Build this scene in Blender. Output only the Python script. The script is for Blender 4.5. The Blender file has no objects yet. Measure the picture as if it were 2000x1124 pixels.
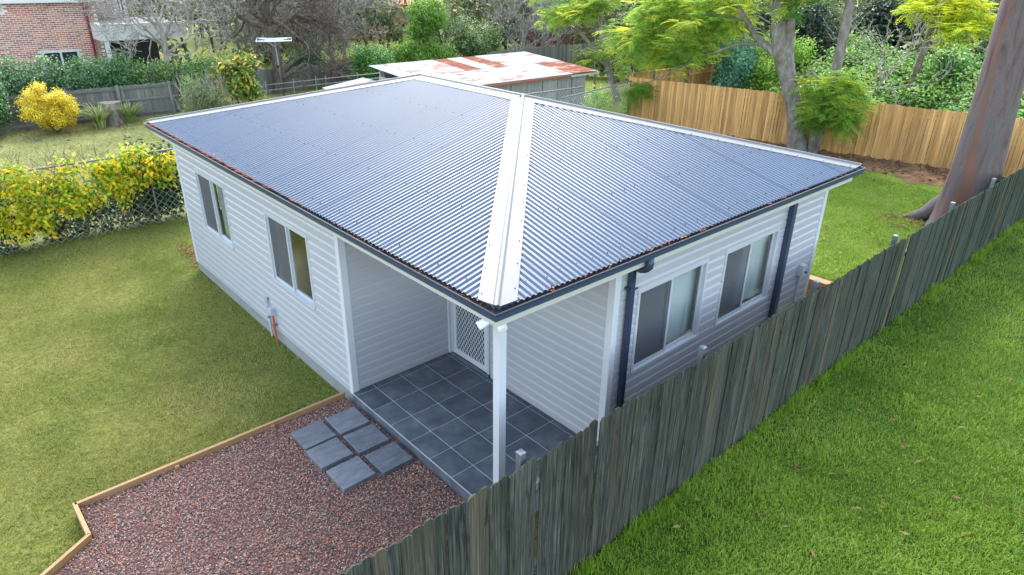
import bpy, math, random
import numpy as np
from mathutils import Matrix, Vector

random.seed(7)
RNG = np.random.default_rng(7)
SC = bpy.context.scene
COL = SC.collection

# ------------------------------------------------------------------ camera, sky, sun, exposure
CAM = np.array([-3.7754, -4.356, 5.5779])
YAW, PITCH, ROLL, FPX = 0.8365, -0.4438, 0.0130, 1314.0
_F = np.array([math.cos(PITCH) * math.cos(YAW), math.cos(PITCH) * math.sin(YAW), math.sin(PITCH)])
_R = np.array([math.sin(YAW), -math.cos(YAW), 0.0])
_U = np.cross(_R, _F)
_R2 = _R * math.cos(ROLL) + _U * math.sin(ROLL)
_U2 = -_R * math.sin(ROLL) + _U * math.cos(ROLL)
cam = bpy.data.cameras.new('camera')
cam.sensor_width = 36.0
cam.lens = 36.0 * FPX / 2000.0
cam.clip_start = 0.1
cam.clip_end = 2000.0
cam_o = bpy.data.objects.new('camera', cam)
COL.objects.link(cam_o)
m = Matrix.Identity(4)
for r in range(3):
    m[r][0], m[r][1], m[r][2], m[r][3] = _R2[r], _U2[r], -_F[r], CAM[r]
cam_o.matrix_world = m
SC.camera = cam_o

SUN_AZ, SUN_EL = math.radians(54), math.radians(46)     # azimuth from +x towards +y
SUN_DIR = Vector((math.cos(SUN_EL) * math.cos(SUN_AZ), math.cos(SUN_EL) * math.sin(SUN_AZ), math.sin(SUN_EL)))
world = bpy.data.worlds.new('World')
SC.world = world
world.use_nodes = True
wn = world.node_tree
sky = wn.nodes.new('ShaderNodeTexSky')
sky.sky_type = 'NISHITA'
sky.sun_disc = False
sky.sun_elevation = SUN_EL
sky.sun_rotation = math.atan2(SUN_DIR.x, SUN_DIR.y)
sky.air_density = 1.0
sky.dust_density = 1.2
sky.ozone_density = 1.0
haz = wn.nodes.new('ShaderNodeHueSaturation')          # thin high cloud: a paler, less violet sky
haz.inputs['Hue'].default_value = 0.492
haz.inputs['Saturation'].default_value = 0.64
wn.links.new(sky.outputs[0], haz.inputs['Color'])
wn.links.new(haz.outputs[0], wn.nodes['Background'].inputs[0])
wn.nodes['Background'].inputs[1].default_value = 0.15
sun = bpy.data.lights.new('sun', 'SUN')
sun.energy = 0.7
sun.angle = math.radians(36)
sun.color = (1.0, 0.93, 0.82)
sun_o = bpy.data.objects.new('sun', sun)
COL.objects.link(sun_o)
sun_o.rotation_euler = (-SUN_DIR).to_track_quat('-Z', 'Y').to_euler()
SC.view_settings.view_transform = 'Standard'
SC.view_settings.look = 'None'
SC.view_settings.gamma = 1.0
SC.view_settings.use_curve_mapping = False
SC.view_settings.exposure = 2.7
SC.cycles.max_bounces = 8
SC.cycles.transparent_max_bounces = 16

# ------------------------------------------------------------------ object helpers
WL = {}


def tag(o, label=None, cat=None, group=None, kind=None):
    if label: o['label'] = label
    if cat: o['category'] = cat
    if group: o['group'] = group
    if kind: o['kind'] = kind
    return o


def thing(name, loc, label, cat, group=None):
    o = bpy.data.objects.new(name, None)
    o.empty_display_size = 0.2
    COL.objects.link(o)
    o.location = loc
    WL[o.name] = np.array(loc, float)
    return tag(o, label, cat, group)


class MB:
    """collects triangles and quads, builds ONE mesh object"""
    def __init__(s):
        s.v, s.f, s.a, s.n = [], [], [], 0

    def add(s, v, f, a=None):
        v = np.asarray(v, np.float32).reshape(-1, 3)
        f = np.asarray(f, np.int32)
        s.v.append(v)
        s.f.append(f + s.n)
        s.a.append(np.full(len(v), 0.5, np.float32) if a is None else np.broadcast_to(np.asarray(a, np.float32), (len(v),)))
        s.n += len(v)
        return s

    def box(s, x0, x1, y0, y1, z0, z1):
        v = [(x0, y0, z0), (x1, y0, z0), (x1, y1, z0), (x0, y1, z0), (x0, y0, z1), (x1, y0, z1), (x1, y1, z1), (x0, y1, z1)]
        return s.add(v, [(0, 3, 2, 1), (4, 5, 6, 7), (0, 1, 5, 4), (1, 2, 6, 5), (2, 3, 7, 6), (3, 0, 4, 7)])

    def obox(s, a, b, w, z0, z1):
        """vertical board from plan point a to b, thickness w"""
        a = np.array(a, float); b = np.array(b, float)
        d = (b - a) / np.linalg.norm(b - a); n = np.array([-d[1], d[0]]) * w / 2
        p = [a - n, b - n, b + n, a + n]
        v = [(*q, z0) for q in p] + [(*q, z1) for q in p]
        return s.add(v, [(0, 3, 2, 1), (4, 5, 6, 7), (0, 1, 5, 4), (1, 2, 6, 5), (2, 3, 7, 6), (3, 0, 4, 7)])

    def sweep(s, prof, A, B, out, up=(0, 0, 1), cap=True):
        """profile [(o,z)] closed polygon extruded from A to B; o along out"""
        A = np.array(A, float); B = np.array(B, float); out = np.array(out, float); up = np.array(up, float)
        p = np.array(prof, float); n = len(p)
        off = p[:, :1] * out + p[:, 1:2] * up
        v = np.vstack([A + off, B + off])
        f = [(i, (i + 1) % n, n + (i + 1) % n, n + i) for i in range(n)]
        s.add(v, f)
        if cap:
            c = []
            for base in (0, n):
                for i in range(1, n - 1):
                    c.append((base, base + i, base + i + 1))
            s.add(v, c)
        return s

    def tube(s, path, rad, sides=8, cap=True, a=None):
        P = np.asarray(path, float); n = len(P)
        rad = np.broadcast_to(np.asarray(rad, float), (n,))
        T = np.gradient(P, axis=0)
        T /= np.linalg.norm(T, axis=1, keepdims=True) + 1e-9
        X = np.zeros((n, 3))
        x_ = np.cross(T[0], (0, 0, 1.0) if abs(T[0][2]) < 0.8 else (1.0, 0.13, 0))
        for q in range(n):                      # carry the frame along the path
            x_ = x_ - T[q] * (x_ @ T[q]); x_ = x_ / (math.sqrt(x_ @ x_) + 1e-9); X[q] = x_
        Y = np.cross(T, X)
        ang = np.arange(sides) * 2 * math.pi / sides
        v = P[:, None] + rad[:, None, None] * (np.cos(ang)[None, :, None] * X[:, None] + np.sin(ang)[None, :, None] * Y[:, None])
        v = v.reshape(-1, 3)
        i = np.arange(n - 1)[:, None] * sides; j = np.arange(sides)[None]; k = (j + 1) % sides
        f = np.stack([i + j, i + k, i + sides + k, i + sides + j], -1).reshape(-1, 4)
        s.add(v, f, a)
        if cap:
            c = [(0, q + 1, q) for q in range(1, sides - 1)] + [((n - 1) * sides, (n - 1) * sides + q, (n - 1) * sides + q + 1) for q in range(1, sides - 1)]
            s.v.append(np.zeros((0, 3), np.float32)); s.a.append(np.zeros(0, np.float32))
            s.f.append(np.array(c, np.int32) + s.n - len(v))
        return s

    def leaves(s, p, ax, nrm, L, w, a):
        p = np.asarray(p); n = len(p)
        if n == 0: return s
        L = np.broadcast_to(L, (n,))[:, None]; w = np.broadcast_to(w, (n,))[:, None]
        ax = ax / (np.linalg.norm(ax, axis=1, keepdims=True) + 1e-9)
        sd = np.cross(ax, nrm); sd /= np.linalg.norm(sd, axis=1, keepdims=True) + 1e-9
        up = np.cross(sd, ax)
        mid = p + ax * L * 0.45
        v = np.stack([p, mid + sd * w / 2 + up * w * 0.12, p + ax * L - up * L * 0.08, mid - sd * w / 2 + up * w * 0.12], 1).reshape(-1, 3)
        b = np.arange(n)[:, None] * 4
        f = np.concatenate([b + np.array([0, 1, 2]), b + np.array([0, 2, 3])], 1).reshape(-1, 3)
        return s.add(v, f, np.repeat(np.broadcast_to(a, (n,)), 4))

    def mesh(s, name, mat, origin=(0, 0, 0), smooth=False, attr=False):
        me = bpy.data.meshes.new(name)
        v = np.vstack(s.v) - np.asarray(origin, np.float32)
        fs = [f for f in s.f if len(f)]
        tot = np.concatenate([np.full(len(f), f.shape[1], np.int32) for f in fs])
        loops = np.concatenate([f.reshape(-1) for f in fs])
        me.vertices.add(len(v)); me.vertices.foreach_set('co', v.reshape(-1).astype(np.float32))
        me.loops.add(len(loops)); me.loops.foreach_set('vertex_index', loops.astype(np.int32))
        me.polygons.add(len(tot))
        st = np.concatenate([[0], np.cumsum(tot)[:-1]]).astype(np.int32)
        me.polygons.foreach_set('loop_start', st)
        me.polygons.foreach_set('loop_total', tot)
        me.update(calc_edges=True)
        me.polygons.foreach_set('use_smooth', np.full(len(tot), bool(smooth)))
        if attr:
            at = me.attributes.new('var', 'FLOAT', 'POINT')
            at.data.foreach_set('value', np.concatenate(s.a).astype(np.float32))
        if mat: me.materials.append(mat)
        return me

    def build(s, name, mat, parent=None, smooth=False, attr=False, kind=None):
        org = WL[parent.name] if parent else np.zeros(3)
        me = s.mesh(name, mat, org, smooth, attr)
        o = bpy.data.objects.new(name, me)
        COL.objects.link(o)
        WL[o.name] = org
        if parent: o.parent = parent
        if kind: o['kind'] = kind
        return o


def piece(name, me, parent, loc, rot=(0, 0, 0), scale=None):
    o = bpy.data.objects.new(name, me)
    COL.objects.link(o)
    o.parent = parent
    o.location = np.asarray(loc, float) - WL[parent.name]
    o.rotation_euler = rot
    if scale: o.scale = scale
    return o


# ------------------------------------------------------------------ materials
def base_mat(name):
    mt = bpy.data.materials.new(name)
    mt.use_nodes = True
    nt = mt.node_tree
    return mt, nt, nt.nodes['Principled BSDF'], nt.nodes['Material Output']


def ramp_node(nt, cols, fac, interp='LINEAR'):
    r = nt.nodes.new('ShaderNodeValToRGB')
    r.color_ramp.interpolation = interp
    e = r.color_ramp.elements
    while len(e) < len(cols): e.new(0.5)
    n = len(cols)
    for i, c in enumerate(cols):
        if len(c) == 4 and isinstance(c[3], float) and c[3] >= 0 and len(c) == 4:
            e[i].position = c[3]
        else:
            e[i].position = i / max(1, n - 1) if interp == 'LINEAR' else i / n
        e[i].color = (c[0], c[1], c[2], 1)
    nt.links.new(fac, r.inputs[0])
    return r


def noise(nt, vec, scale=5.0, detail=4.0, rough=0.6, w=None, dist=0.0):
    n = nt.nodes.new('ShaderNodeTexNoise')
    n.inputs['Scale'].default_value = scale
    n.inputs['Detail'].default_value = detail
    n.inputs['Roughness'].default_value = rough
    n.inputs['Distortion'].default_value = dist
    if w is not None:
        n.noise_dimensions = '4D'
        nt.links.new(w, n.inputs['W'])
    nt.links.new(vec, n.inputs['Vector'])
    return n


def mapped(nt, scale, coord='Object'):
    if coord == 'World':
        g = nt.nodes.new('ShaderNodeNewGeometry'); src = g.outputs['Position']
    else:
        t = nt.nodes.new('ShaderNodeTexCoord'); src = t.outputs[coord]
    mp = nt.nodes.new('ShaderNodeMapping')
    mp.inputs['Scale'].default_value = scale if isinstance(scale, tuple) else (scale,) * 3
    nt.links.new(src, mp.inputs[0])
    return mp.outputs[0]


def math_node(nt, op, a, b):
    n = nt.nodes.new('ShaderNodeMath'); n.operation = op
    for i, q in enumerate((a, b)):
        if isinstance(q, (int, float)): n.inputs[i].default_value = q
        else: nt.links.new(q, n.inputs[i])
    return n.outputs[0]


def mix_col(nt, fac, a, b, blend='MIX'):
    n = nt.nodes.new('ShaderNodeMix'); n.data_type = 'RGBA'; n.blend_type = blend
    for i, q in ((0, fac), (6, a), (7, b)):
        if isinstance(q, (int, float)): n.inputs[i].default_value = q
        elif isinstance(q, tuple): n.inputs[i].default_value = (*q[:3], 1)
        else: nt.links.new(q, n.inputs[i])
    return n.outputs[2]


def M(name, cols, scale=3.0, detail=5, rough=0.6, spec=0.3, bump=0.0, metallic=0.0, coord='Object', objrand=True, tint=0.0, bscale=None, coat=0.0):
    """noise-ramped principled material; each object gets its own offset (and slight tint)"""
    mt, nt, b, out = base_mat(name)
    vec = mapped(nt, scale, coord)
    oi = nt.nodes.new('ShaderNodeObjectInfo')
    w = math_node(nt, 'MULTIPLY', oi.outputs['Random'], 40.0) if objrand else None
    n = noise(nt, vec, 1.0, detail, 0.62, w)
    r = ramp_node(nt, cols, n.outputs['Fac'])
    c = r.outputs[0]
    if tint:
        k = nt.nodes.new('ShaderNodeMapRange')
        k.inputs['To Min'].default_value = 1 - tint; k.inputs['To Max'].default_value = 1 + tint
        nt.links.new(oi.outputs['Random'], k.inputs[0])
        hs = nt.nodes.new('ShaderNodeHueSaturation')
        nt.links.new(k.outputs[0], hs.inputs['Value']); nt.links.new(c, hs.inputs['Color'])
        c = hs.outputs[0]
    nt.links.new(c, b.inputs['Base Color'])
    b.inputs['Roughness'].default_value = rough
    b.inputs['Specular IOR Level'].default_value = spec
    b.inputs['Metallic'].default_value = metallic
    b.inputs['Coat Weight'].default_value = coat
    if bump:
        bn = n
        if bscale: bn = noise(nt, mapped(nt, bscale, coord), 1.0, detail, 0.65, w)
        bp = nt.nodes.new('ShaderNodeBump'); bp.inputs['Strength'].default_value = bump; bp.inputs['Distance'].default_value = 0.02
        nt.links.new(bn.outputs['Fac'], bp.inputs['Height']); nt.links.new(bp.outputs[0], b.inputs['Normal'])
    return mt


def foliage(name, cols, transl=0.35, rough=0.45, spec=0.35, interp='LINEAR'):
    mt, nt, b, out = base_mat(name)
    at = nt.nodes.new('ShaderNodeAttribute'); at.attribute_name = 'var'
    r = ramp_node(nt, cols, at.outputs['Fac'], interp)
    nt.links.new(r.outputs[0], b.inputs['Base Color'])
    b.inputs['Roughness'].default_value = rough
    b.inputs['Specular IOR Level'].default_value = spec
    if transl:
        t = nt.nodes.new('ShaderNodeBsdfTranslucent')
        nt.links.new(r.outputs[0], t.inputs[0])
        mx = nt.nodes.new('ShaderNodeMixShader'); mx.inputs[0].default_value = transl
        nt.links.new(b.outputs[0], mx.inputs[1]); nt.links.new(t.outputs[0], mx.inputs[2]); nt.links.new(mx.outputs[0], out.inputs[0])
    return mt


def glass_mat():
    mt, nt, b, out = base_mat('window_glass')
    tr = nt.nodes.new('ShaderNodeBsdfTransparent'); tr.inputs[0].default_value = (0.86, 0.9, 0.9, 1)
    gl = nt.nodes.new('ShaderNodeBsdfGlossy'); gl.inputs['Roughness'].default_value = 0.02
    lw = nt.nodes.new('ShaderNodeLayerWeight'); lw.inputs[0].default_value = 0.5
    fc = math_node(nt, 'ADD', math_node(nt, 'MULTIPLY', math_node(nt, 'POWER', lw.outputs['Facing'], 4.0), 0.8), 0.045)
    mx = nt.nodes.new('ShaderNodeMixShader')
    nt.links.new(fc, mx.inputs[0]); nt.links.new(tr.outputs[0], mx.inputs[1]); nt.links.new(gl.outputs[0], mx.inputs[2])
    nt.links.new(mx.outputs[0], out.inputs[0])
    return mt


def screen_mat():
    mt, nt, b, out = base_mat('insect_screen')
    tr = nt.nodes.new('ShaderNodeBsdfTransparent')
    b.inputs['Base Color'].default_value = (0.085, 0.09, 0.10, 1); b.inputs['Roughness'].default_value = 0.6
    mx = nt.nodes.new('ShaderNodeMixShader'); mx.inputs[0].default_value = 0.55
    nt.links.new(tr.outputs[0], mx.inputs[1]); nt.links.new(b.outputs[0], mx.inputs[2]); nt.links.new(mx.outputs[0], out.inputs[0])
    return mt


MAT = {}
MAT['glass'] = glass_mat()
MAT['screen'] = screen_mat()
MAT['siding'] = M('vinyl_siding', [(0.295, 0.298, 0.32), (0.335, 0.338, 0.36)], 1.3, 4, 0.42, 0.35, 0.02)
MAT['trim'] = M('white_trim', [(0.42, 0.435, 0.46), (0.48, 0.49, 0.51)], 2, 3, 0.4, 0.4)
MAT['alu'] = M('window_aluminium', [(0.34, 0.36, 0.39), (0.41, 0.43, 0.45)], 2, 3, 0.35, 0.5)
MAT['steel'] = M('navy_roof_paint', [(0.041, 0.066, 0.104), (0.051, 0.078, 0.120)], 0.6, 5, 0.24, 0.42, tint=0.015)
MAT['gutter'] = M('navy_gutter_paint', [(0.022, 0.034, 0.062), (0.032, 0.046, 0.078)], 3, 4, 0.4, 0.4, 0.02)
MAT['cap'] = M('cap_paint_with_glare', [(0.11, 0.11, 0.106), (0.14, 0.138, 0.132)], 0.8, 4, 0.40, 0.3, 0.0)  # paler than the roof paint: sun glare on the caps put into the colour
MAT['fascia'] = M('cream_fascia', [(0.40, 0.39, 0.35), (0.45, 0.43, 0.40)], 2, 3, 0.5)
MAT['soffit'] = M('soffit_lining', [(0.4, 0.4, 0.4), (0.46, 0.46, 0.46)], 2, 3, 0.6)
MAT['concrete'] = M('concrete_slab', [(0.13, 0.135, 0.13), (0.2, 0.205, 0.2), (0.26, 0.26, 0.25)], 4, 8, 0.85, 0.2, 0.25)
MAT['tile'] = M('charcoal_floor_tile', [(0.042, 0.05, 0.062, 0.3), (0.07, 0.081, 0.098, 0.5), (0.125, 0.137, 0.155, 0.72)], 3.5, 8, 0.5, 0.4, 0.05, tint=0.12)
MAT['grout'] = M('grout', [(0.46, 0.5, 0.55), (0.56, 0.6, 0.64)], 6, 4, 0.8)
MAT['paver'] = M('charcoal_paver', [(0.065, 0.073, 0.088, 0.3), (0.10, 0.11, 0.13, 0.5), (0.15, 0.162, 0.185, 0.75)], (5, 14, 5), 8, 0.65, 0.35, 0.12, tint=0.12)
MAT['pine'] = M('treated_pine', [(0.20, 0.11, 0.05), (0.30, 0.18, 0.085), (0.37, 0.24, 0.12)], (3, 25, 25), 6, 0.7, 0.25, 0.15, tint=0.1)
MAT['tan'] = M('new_pine_paling', [(0.33, 0.16, 0.052, 0.3), (0.47, 0.255, 0.09, 0.5), (0.57, 0.345, 0.14, 0.72)], (22, 22, 1.3), 6, 0.75, 0.2, 0.15, tint=0.28)
MAT['grey_wood'] = M('grey_weathered_paling', [(0.07, 0.07, 0.06), (0.14, 0.14, 0.12), (0.22, 0.21, 0.18)], (30, 30, 1.8), 6, 0.85, 0.15, 0.3, tint=0.25)
MAT['galv'] = M('galvanised_steel', [(0.14, 0.16, 0.18), (0.22, 0.245, 0.27)], 12, 5, 0.42, 0.5, 0.0, metallic=0.6)
MAT['floor_int'] = M('brown_floor', [(0.09, 0.045, 0.024), (0.16, 0.09, 0.05), (0.22, 0.135, 0.08)], (3, 9, 3), 7, 0.5)
MAT['blind'] = M('blind_fabric', [(0.62, 0.62, 0.60), (0.7, 0.7, 0.68)], 5, 3, 0.8, 0.1)
MAT['room'] = M('room_paint', [(0.20, 0.185, 0.17), (0.25, 0.235, 0.215)], 1, 3, 0.8)
MAT['orange_pipe'] = M('orange_conduit', [(0.42, 0.075, 0.02), (0.5, 0.1, 0.03)], 4, 3, 0.4)
MAT['grey_plastic'] = M('grey_plastic', [(0.30, 0.33, 0.36), (0.4, 0.43, 0.46)], 4, 3, 0.4)
MAT['white_plastic'] = M('white_plastic', [(0.72, 0.74, 0.76), (0.8, 0.81, 0.82)], 4, 3, 0.35)
MAT['dark'] = M('dark_metal', [(0.012, 0.013, 0.016), (0.02, 0.022, 0.026)], 4, 3, 0.5)
MAT['door'] = M('door_paint', [(0.10, 0.11, 0.13), (0.14, 0.15, 0.17)], 2, 3, 0.4)
MAT['mulch'] = M('gutter_silt', [(0.05, 0.035, 0.028), (0.11, 0.08, 0.06)], 25, 5, 0.95, 0.1, 0.5)
MAT['soil'] = M('bare_soil', [(0.06, 0.035, 0.02, 0.3), (0.14, 0.08, 0.042, 0.5), (0.24, 0.145, 0.08, 0.7)], 2.6, 9, 0.95, 0.1, 0.8, bscale=9.0)
MAT['gravel_base'] = M('gravel_bed_soil', [(0.06, 0.045, 0.045), (0.14, 0.10, 0.1)], 30, 6, 0.95, 0.1, 0.5)
MAT['bark_grey'] = M('grey_bark', [(0.09, 0.07, 0.053, 0.3), (0.17, 0.145, 0.118, 0.5), (0.22, 0.215, 0.195, 0.62), (0.30, 0.315, 0.285, 0.78)], (7, 7, 3), 8, 0.9, 0.15, 0.7)
MAT['bark_pale'] = M('pale_lichen_bark', [(0.15, 0.13, 0.11, 0.3), (0.28, 0.26, 0.23, 0.5), (0.44, 0.42, 0.385, 0.75)], (7, 7, 3), 6, 0.9, 0.1, 0.3)
MAT['bark_dark'] = M('dark_bark', [(0.06, 0.045, 0.035), (0.13, 0.10, 0.08)], (9, 9, 3), 6, 0.9, 0.1, 0.4)
MAT['bark_brown'] = M('brown_bark', [(0.05, 0.036, 0.028, 0.3), (0.10, 0.078, 0.062, 0.5), (0.17, 0.145, 0.12, 0.75)], (9, 9, 3), 7, 0.9, 0.1, 0.5)
MAT['zinc'] = M('old_zinc_sheet', [(0.20, 0.07, 0.03, 0.36), (0.28, 0.14, 0.08, 0.42), (0.27, 0.275, 0.28, 0.45), (0.33, 0.34, 0.35, 0.6), (0.38, 0.39, 0.40, 0.75)], (1.1, 2.4, 2.4), 9, 0.6, 0.3, 0.05, metallic=0.0, tint=0.08)
MAT['rust'] = M('rusted_sheet', [(0.13, 0.04, 0.02, 0.3), (0.22, 0.065, 0.03, 0.5), (0.30, 0.12, 0.06, 0.56), (0.34, 0.30, 0.28, 0.62)], (1.6, 3.5, 3.5), 8, 0.8, 0.2, 0.1, tint=0.15)
MAT['fibro'] = M('fibro_sheet', [(0.16, 0.15, 0.13), (0.30, 0.29, 0.27), (0.38, 0.37, 0.35)], (5, 5, 0.9), 7, 0.85, 0.2, 0.1, tint=0.2)
MAT['rusty_metal'] = M('rusty_gutter', [(0.14, 0.05, 0.025), (0.3, 0.13, 0.07)], 6, 5, 0.8)
MAT['mortar'] = M('mortar', [(0.66, 0.62, 0.58), (0.74, 0.70, 0.66)], 6, 5, 0.9)
MAT['render'] = M('grey_render', [(0.46, 0.46, 0.45), (0.56, 0.56, 0.55)], 3, 5, 0.8)
MAT['maroon'] = M('maroon_paint', [(0.16, 0.018, 0.02), (0.2, 0.025, 0.028)], 3, 3, 0.4)
MAT['roof_grey'] = M('grey_roof', [(0.045, 0.046, 0.05), (0.08, 0.08, 0.085)], 3, 5, 0.7)
MAT['roof_tile'] = M('terracotta_roof', [(0.28, 0.10, 0.05), (0.4, 0.16, 0.08)], 3, 5, 0.8)
MAT['stump'] = M('stump_wood', [(0.14, 0.10, 0.07), (0.3, 0.23, 0.16)], 8, 6, 0.9, 0.1, 0.5)
MAT['blue_wall'] = M('pale_blue_cladding', [(0.30, 0.36, 0.42), (0.38, 0.44, 0.5)], 3, 3, 0.7)


def brick_mat():
    mt, nt, b, out = base_mat('clay_brick')
    oi = nt.nodes.new('ShaderNodeObjectInfo'); g = nt.nodes.new('ShaderNodeNewGeometry')
    f = math_node(nt, 'FRACT', math_node(nt, 'ADD', oi.outputs['Random'], g.outputs['Random Per Island']), 0.0)
    r = ramp_node(nt, [(0.15, 0.08, 0.075), (0.32, 0.11, 0.085), (0.38, 0.13, 0.09), (0.50, 0.18, 0.10), (0.56, 0.25, 0.14), (0.28, 0.12, 0.10), (0.46, 0.23, 0.17)], f, 'CONSTANT')
    n = noise(nt, mapped(nt, 25.0, 'World'), 1.0, 4)
    c = mix_col(nt, 0.35, r.outputs[0], ramp_node(nt, [(0.12, 0.05, 0.04), (0.42, 0.2, 0.13)], n.outputs['Fac']).outputs[0])
    nt.links.new(c, b.inputs['Base Color']); b.inputs['Roughness'].default_value = 0.85
    return mt


MAT['brick'] = brick_mat()


def near_paling_mat():
    mt, nt, b, out = base_mat('mossy_paling')
    oi = nt.nodes.new('ShaderNodeObjectInfo')
    w = math_node(nt, 'MULTIPLY', oi.outputs['Random'], 60.0)
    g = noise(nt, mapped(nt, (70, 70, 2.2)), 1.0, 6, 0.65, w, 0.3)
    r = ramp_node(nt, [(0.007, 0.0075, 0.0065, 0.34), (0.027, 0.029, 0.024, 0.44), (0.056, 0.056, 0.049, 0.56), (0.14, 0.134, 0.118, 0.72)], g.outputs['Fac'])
    big = noise(nt, mapped(nt, (9, 9, 1.6)), 1.0, 4, 0.6, w)
    moss = ramp_node(nt, [(0.0, 0.0, 0.0, 0.42), (1.0, 1.0, 1.0, 0.66)], big.outputs['Fac'])
    c = mix_col(nt, math_node(nt, 'MULTIPLY', moss.outputs[0], 0.38), r.outputs[0], (0.026, 0.044, 0.019))
    ge = nt.nodes.new('ShaderNodeNewGeometry'); sx = nt.nodes.new('ShaderNodeSeparateXYZ'); nt.links.new(ge.outputs['Position'], sx.inputs[0])
    al = nt.nodes.new('ShaderNodeMapRange'); al.inputs['From Min'].default_value = 2.0; al.inputs['From Max'].default_value = 13.0; al.inputs['To Max'].default_value = 0.6
    nt.links.new(sx.outputs['X'], al.inputs[0])
    c = mix_col(nt, math_node(nt, 'MULTIPLY', al.outputs[0], big.outputs['Fac']), c, (0.020, 0.046, 0.026))   # more green algae towards the far end
    br = ramp_node(nt, [(0, 0, 0, 0.78), (1.0, 1.0, 1.0, 0.95)], oi.outputs['Random'])
    c = mix_col(nt, math_node(nt, 'MULTIPLY', br.outputs[0], 0.35), c, (0.11, 0.08, 0.045))
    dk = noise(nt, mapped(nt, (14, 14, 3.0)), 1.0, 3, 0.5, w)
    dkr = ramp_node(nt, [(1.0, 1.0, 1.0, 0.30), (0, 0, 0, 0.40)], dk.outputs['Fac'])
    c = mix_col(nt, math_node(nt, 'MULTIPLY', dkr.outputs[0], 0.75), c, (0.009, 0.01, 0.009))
    hs = nt.nodes.new('ShaderNodeHueSaturation')
    mr = nt.nodes.new('ShaderNodeMapRange'); mr.inputs['To Min'].default_value = 0.75; mr.inputs['To Max'].default_value = 1.3
    nt.links.new(math_node(nt, 'FRACT', math_node(nt, 'MULTIPLY', oi.outputs['Random'], 7.3), 0.0), mr.inputs[0])
    nt.links.new(mr.outputs[0], hs.inputs['Value']); nt.links.new(c, hs.inputs['Color'])
    nt.links.new(hs.outputs[0], b.inputs['Base Color'])
    b.inputs['Roughness'].default_value = 0.9; b.inputs['Specular IOR Level'].default_value = 0.15
    bp = nt.nodes.new('ShaderNodeBump'); bp.inputs['Strength'].default_value = 0.5; bp.inputs['Distance'].default_value = 0.01
    nt.links.new(g.outputs['Fac'], bp.inputs['Height']); nt.links.new(bp.outputs[0], b.inputs['Normal'])
    return mt


MAT['paling'] = near_paling_mat()


def gum_mat():
    mt, nt, b, out = base_mat('smooth_gum_bark')
    n = noise(nt, mapped(nt, (4.2, 4.2, 0.55)), 1.0, 10, 0.68, None, 0.6)
    r = ramp_node(nt, [(0.03, 0.012, 0.009, 0.37), (0.08, 0.038, 0.028, 0.44), (0.098, 0.072, 0.068, 0.52), (0.06, 0.052, 0.053, 0.59), (0.115, 0.092, 0.088, 0.70)], n.outputs['Fac'])
    sp = noise(nt, mapped(nt, 26.0), 1.0, 4)
    c = mix_col(nt, 0.28, r.outputs[0], ramp_node(nt, [(0.03, 0.022, 0.02), (0.16, 0.135, 0.13)], sp.outputs['Fac']).outputs[0])
    # dark weeping stain down the side that faces the house (a stain with a shape of its own)
    at = nt.nodes.new('ShaderNodeAttribute'); at.attribute_name = 'var'
    st = noise(nt, mapped(nt, (3.5, 3.5, 0.8)), 1.0, 6, 0.65)
    k = math_node(nt, 'ADD', at.outputs['Fac'], math_node(nt, 'MULTIPLY', math_node(nt, 'SUBTRACT', st.outputs['Fac'], 0.5), 2.0))
    f = ramp_node(nt, [(0, 0, 0, 0.40), (1.0, 1.0, 1.0, 0.8)], k)
    c = mix_col(nt, f.outputs[0], c, ramp_node(nt, [(0.045, 0.02, 0.014), (0.20, 0.085, 0.05)], st.outputs['Fac']).outputs[0])
    nt.links.new(c, b.inputs['Base Color']); b.inputs['Roughness'].default_value = 0.75
    bp = nt.nodes.new('ShaderNodeBump'); bp.inputs['Strength'].default_value = 0.35; bp.inputs['Distance'].default_value = 0.04
    nt.links.new(n.outputs['Fac'], bp.inputs['Height']); nt.links.new(bp.outputs[0], b.inputs['Normal'])
    return mt


MAT['gum'] = gum_mat()


def gravel_mat():
    mt, nt, b, out = base_mat('river_gravel')
    g = nt.nodes.new('ShaderNodeNewGeometry')
    r = ramp_node(nt, [(0.074, 0.048, 0.044), (0.182, 0.095, 0.08), (0.278, 0.099, 0.065), (0.321, 0.184, 0.142), (0.384, 0.12, 0.059), (0.15, 0.095, 0.09), (0.384, 0.286, 0.214), (0.234, 0.114, 0.09), (0.384, 0.286, 0.223), (0.107, 0.072, 0.065)], g.outputs['Random Per Island'], 'CONSTANT')
    nt.links.new(r.outputs[0], b.inputs['Base Color']); b.inputs['Roughness'].default_value = 0.7; b.inputs['Specular IOR Level'].default_value = 0.3
    return mt


MAT['gravel'] = gravel_mat()
MAT['litter'] = foliage('orange_leaf_litter', [(0.30, 0.07, 0.02), (0.55, 0.14, 0.04), (0.62, 0.22, 0.08), (0.35, 0.12, 0.05)], 0.2, 0.7, 0.1)
MAT['dead_leaf'] = foliage('dry_leaf', [(0.12, 0.05, 0.02), (0.20, 0.11, 0.05), (0.26, 0.17, 0.085), (0.18, 0.17, 0.06)], 0.2, 0.8, 0.1)
MAT['grass_yard'] = foliage('yard_grass', [(0.148, 0.208, 0.037), (0.237, 0.266, 0.058), (0.314, 0.311, 0.09), (0.417, 0.345, 0.141), (0.127, 0.251, 0.037)], 0.3, 0.7, 0.12)
MAT['grass_verge'] = foliage('lush_grass', [(0.109, 0.194, 0.016), (0.171, 0.295, 0.023), (0.245, 0.374, 0.043), (0.4, 0.407, 0.096)], 0.35, 0.5, 0.2)
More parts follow.
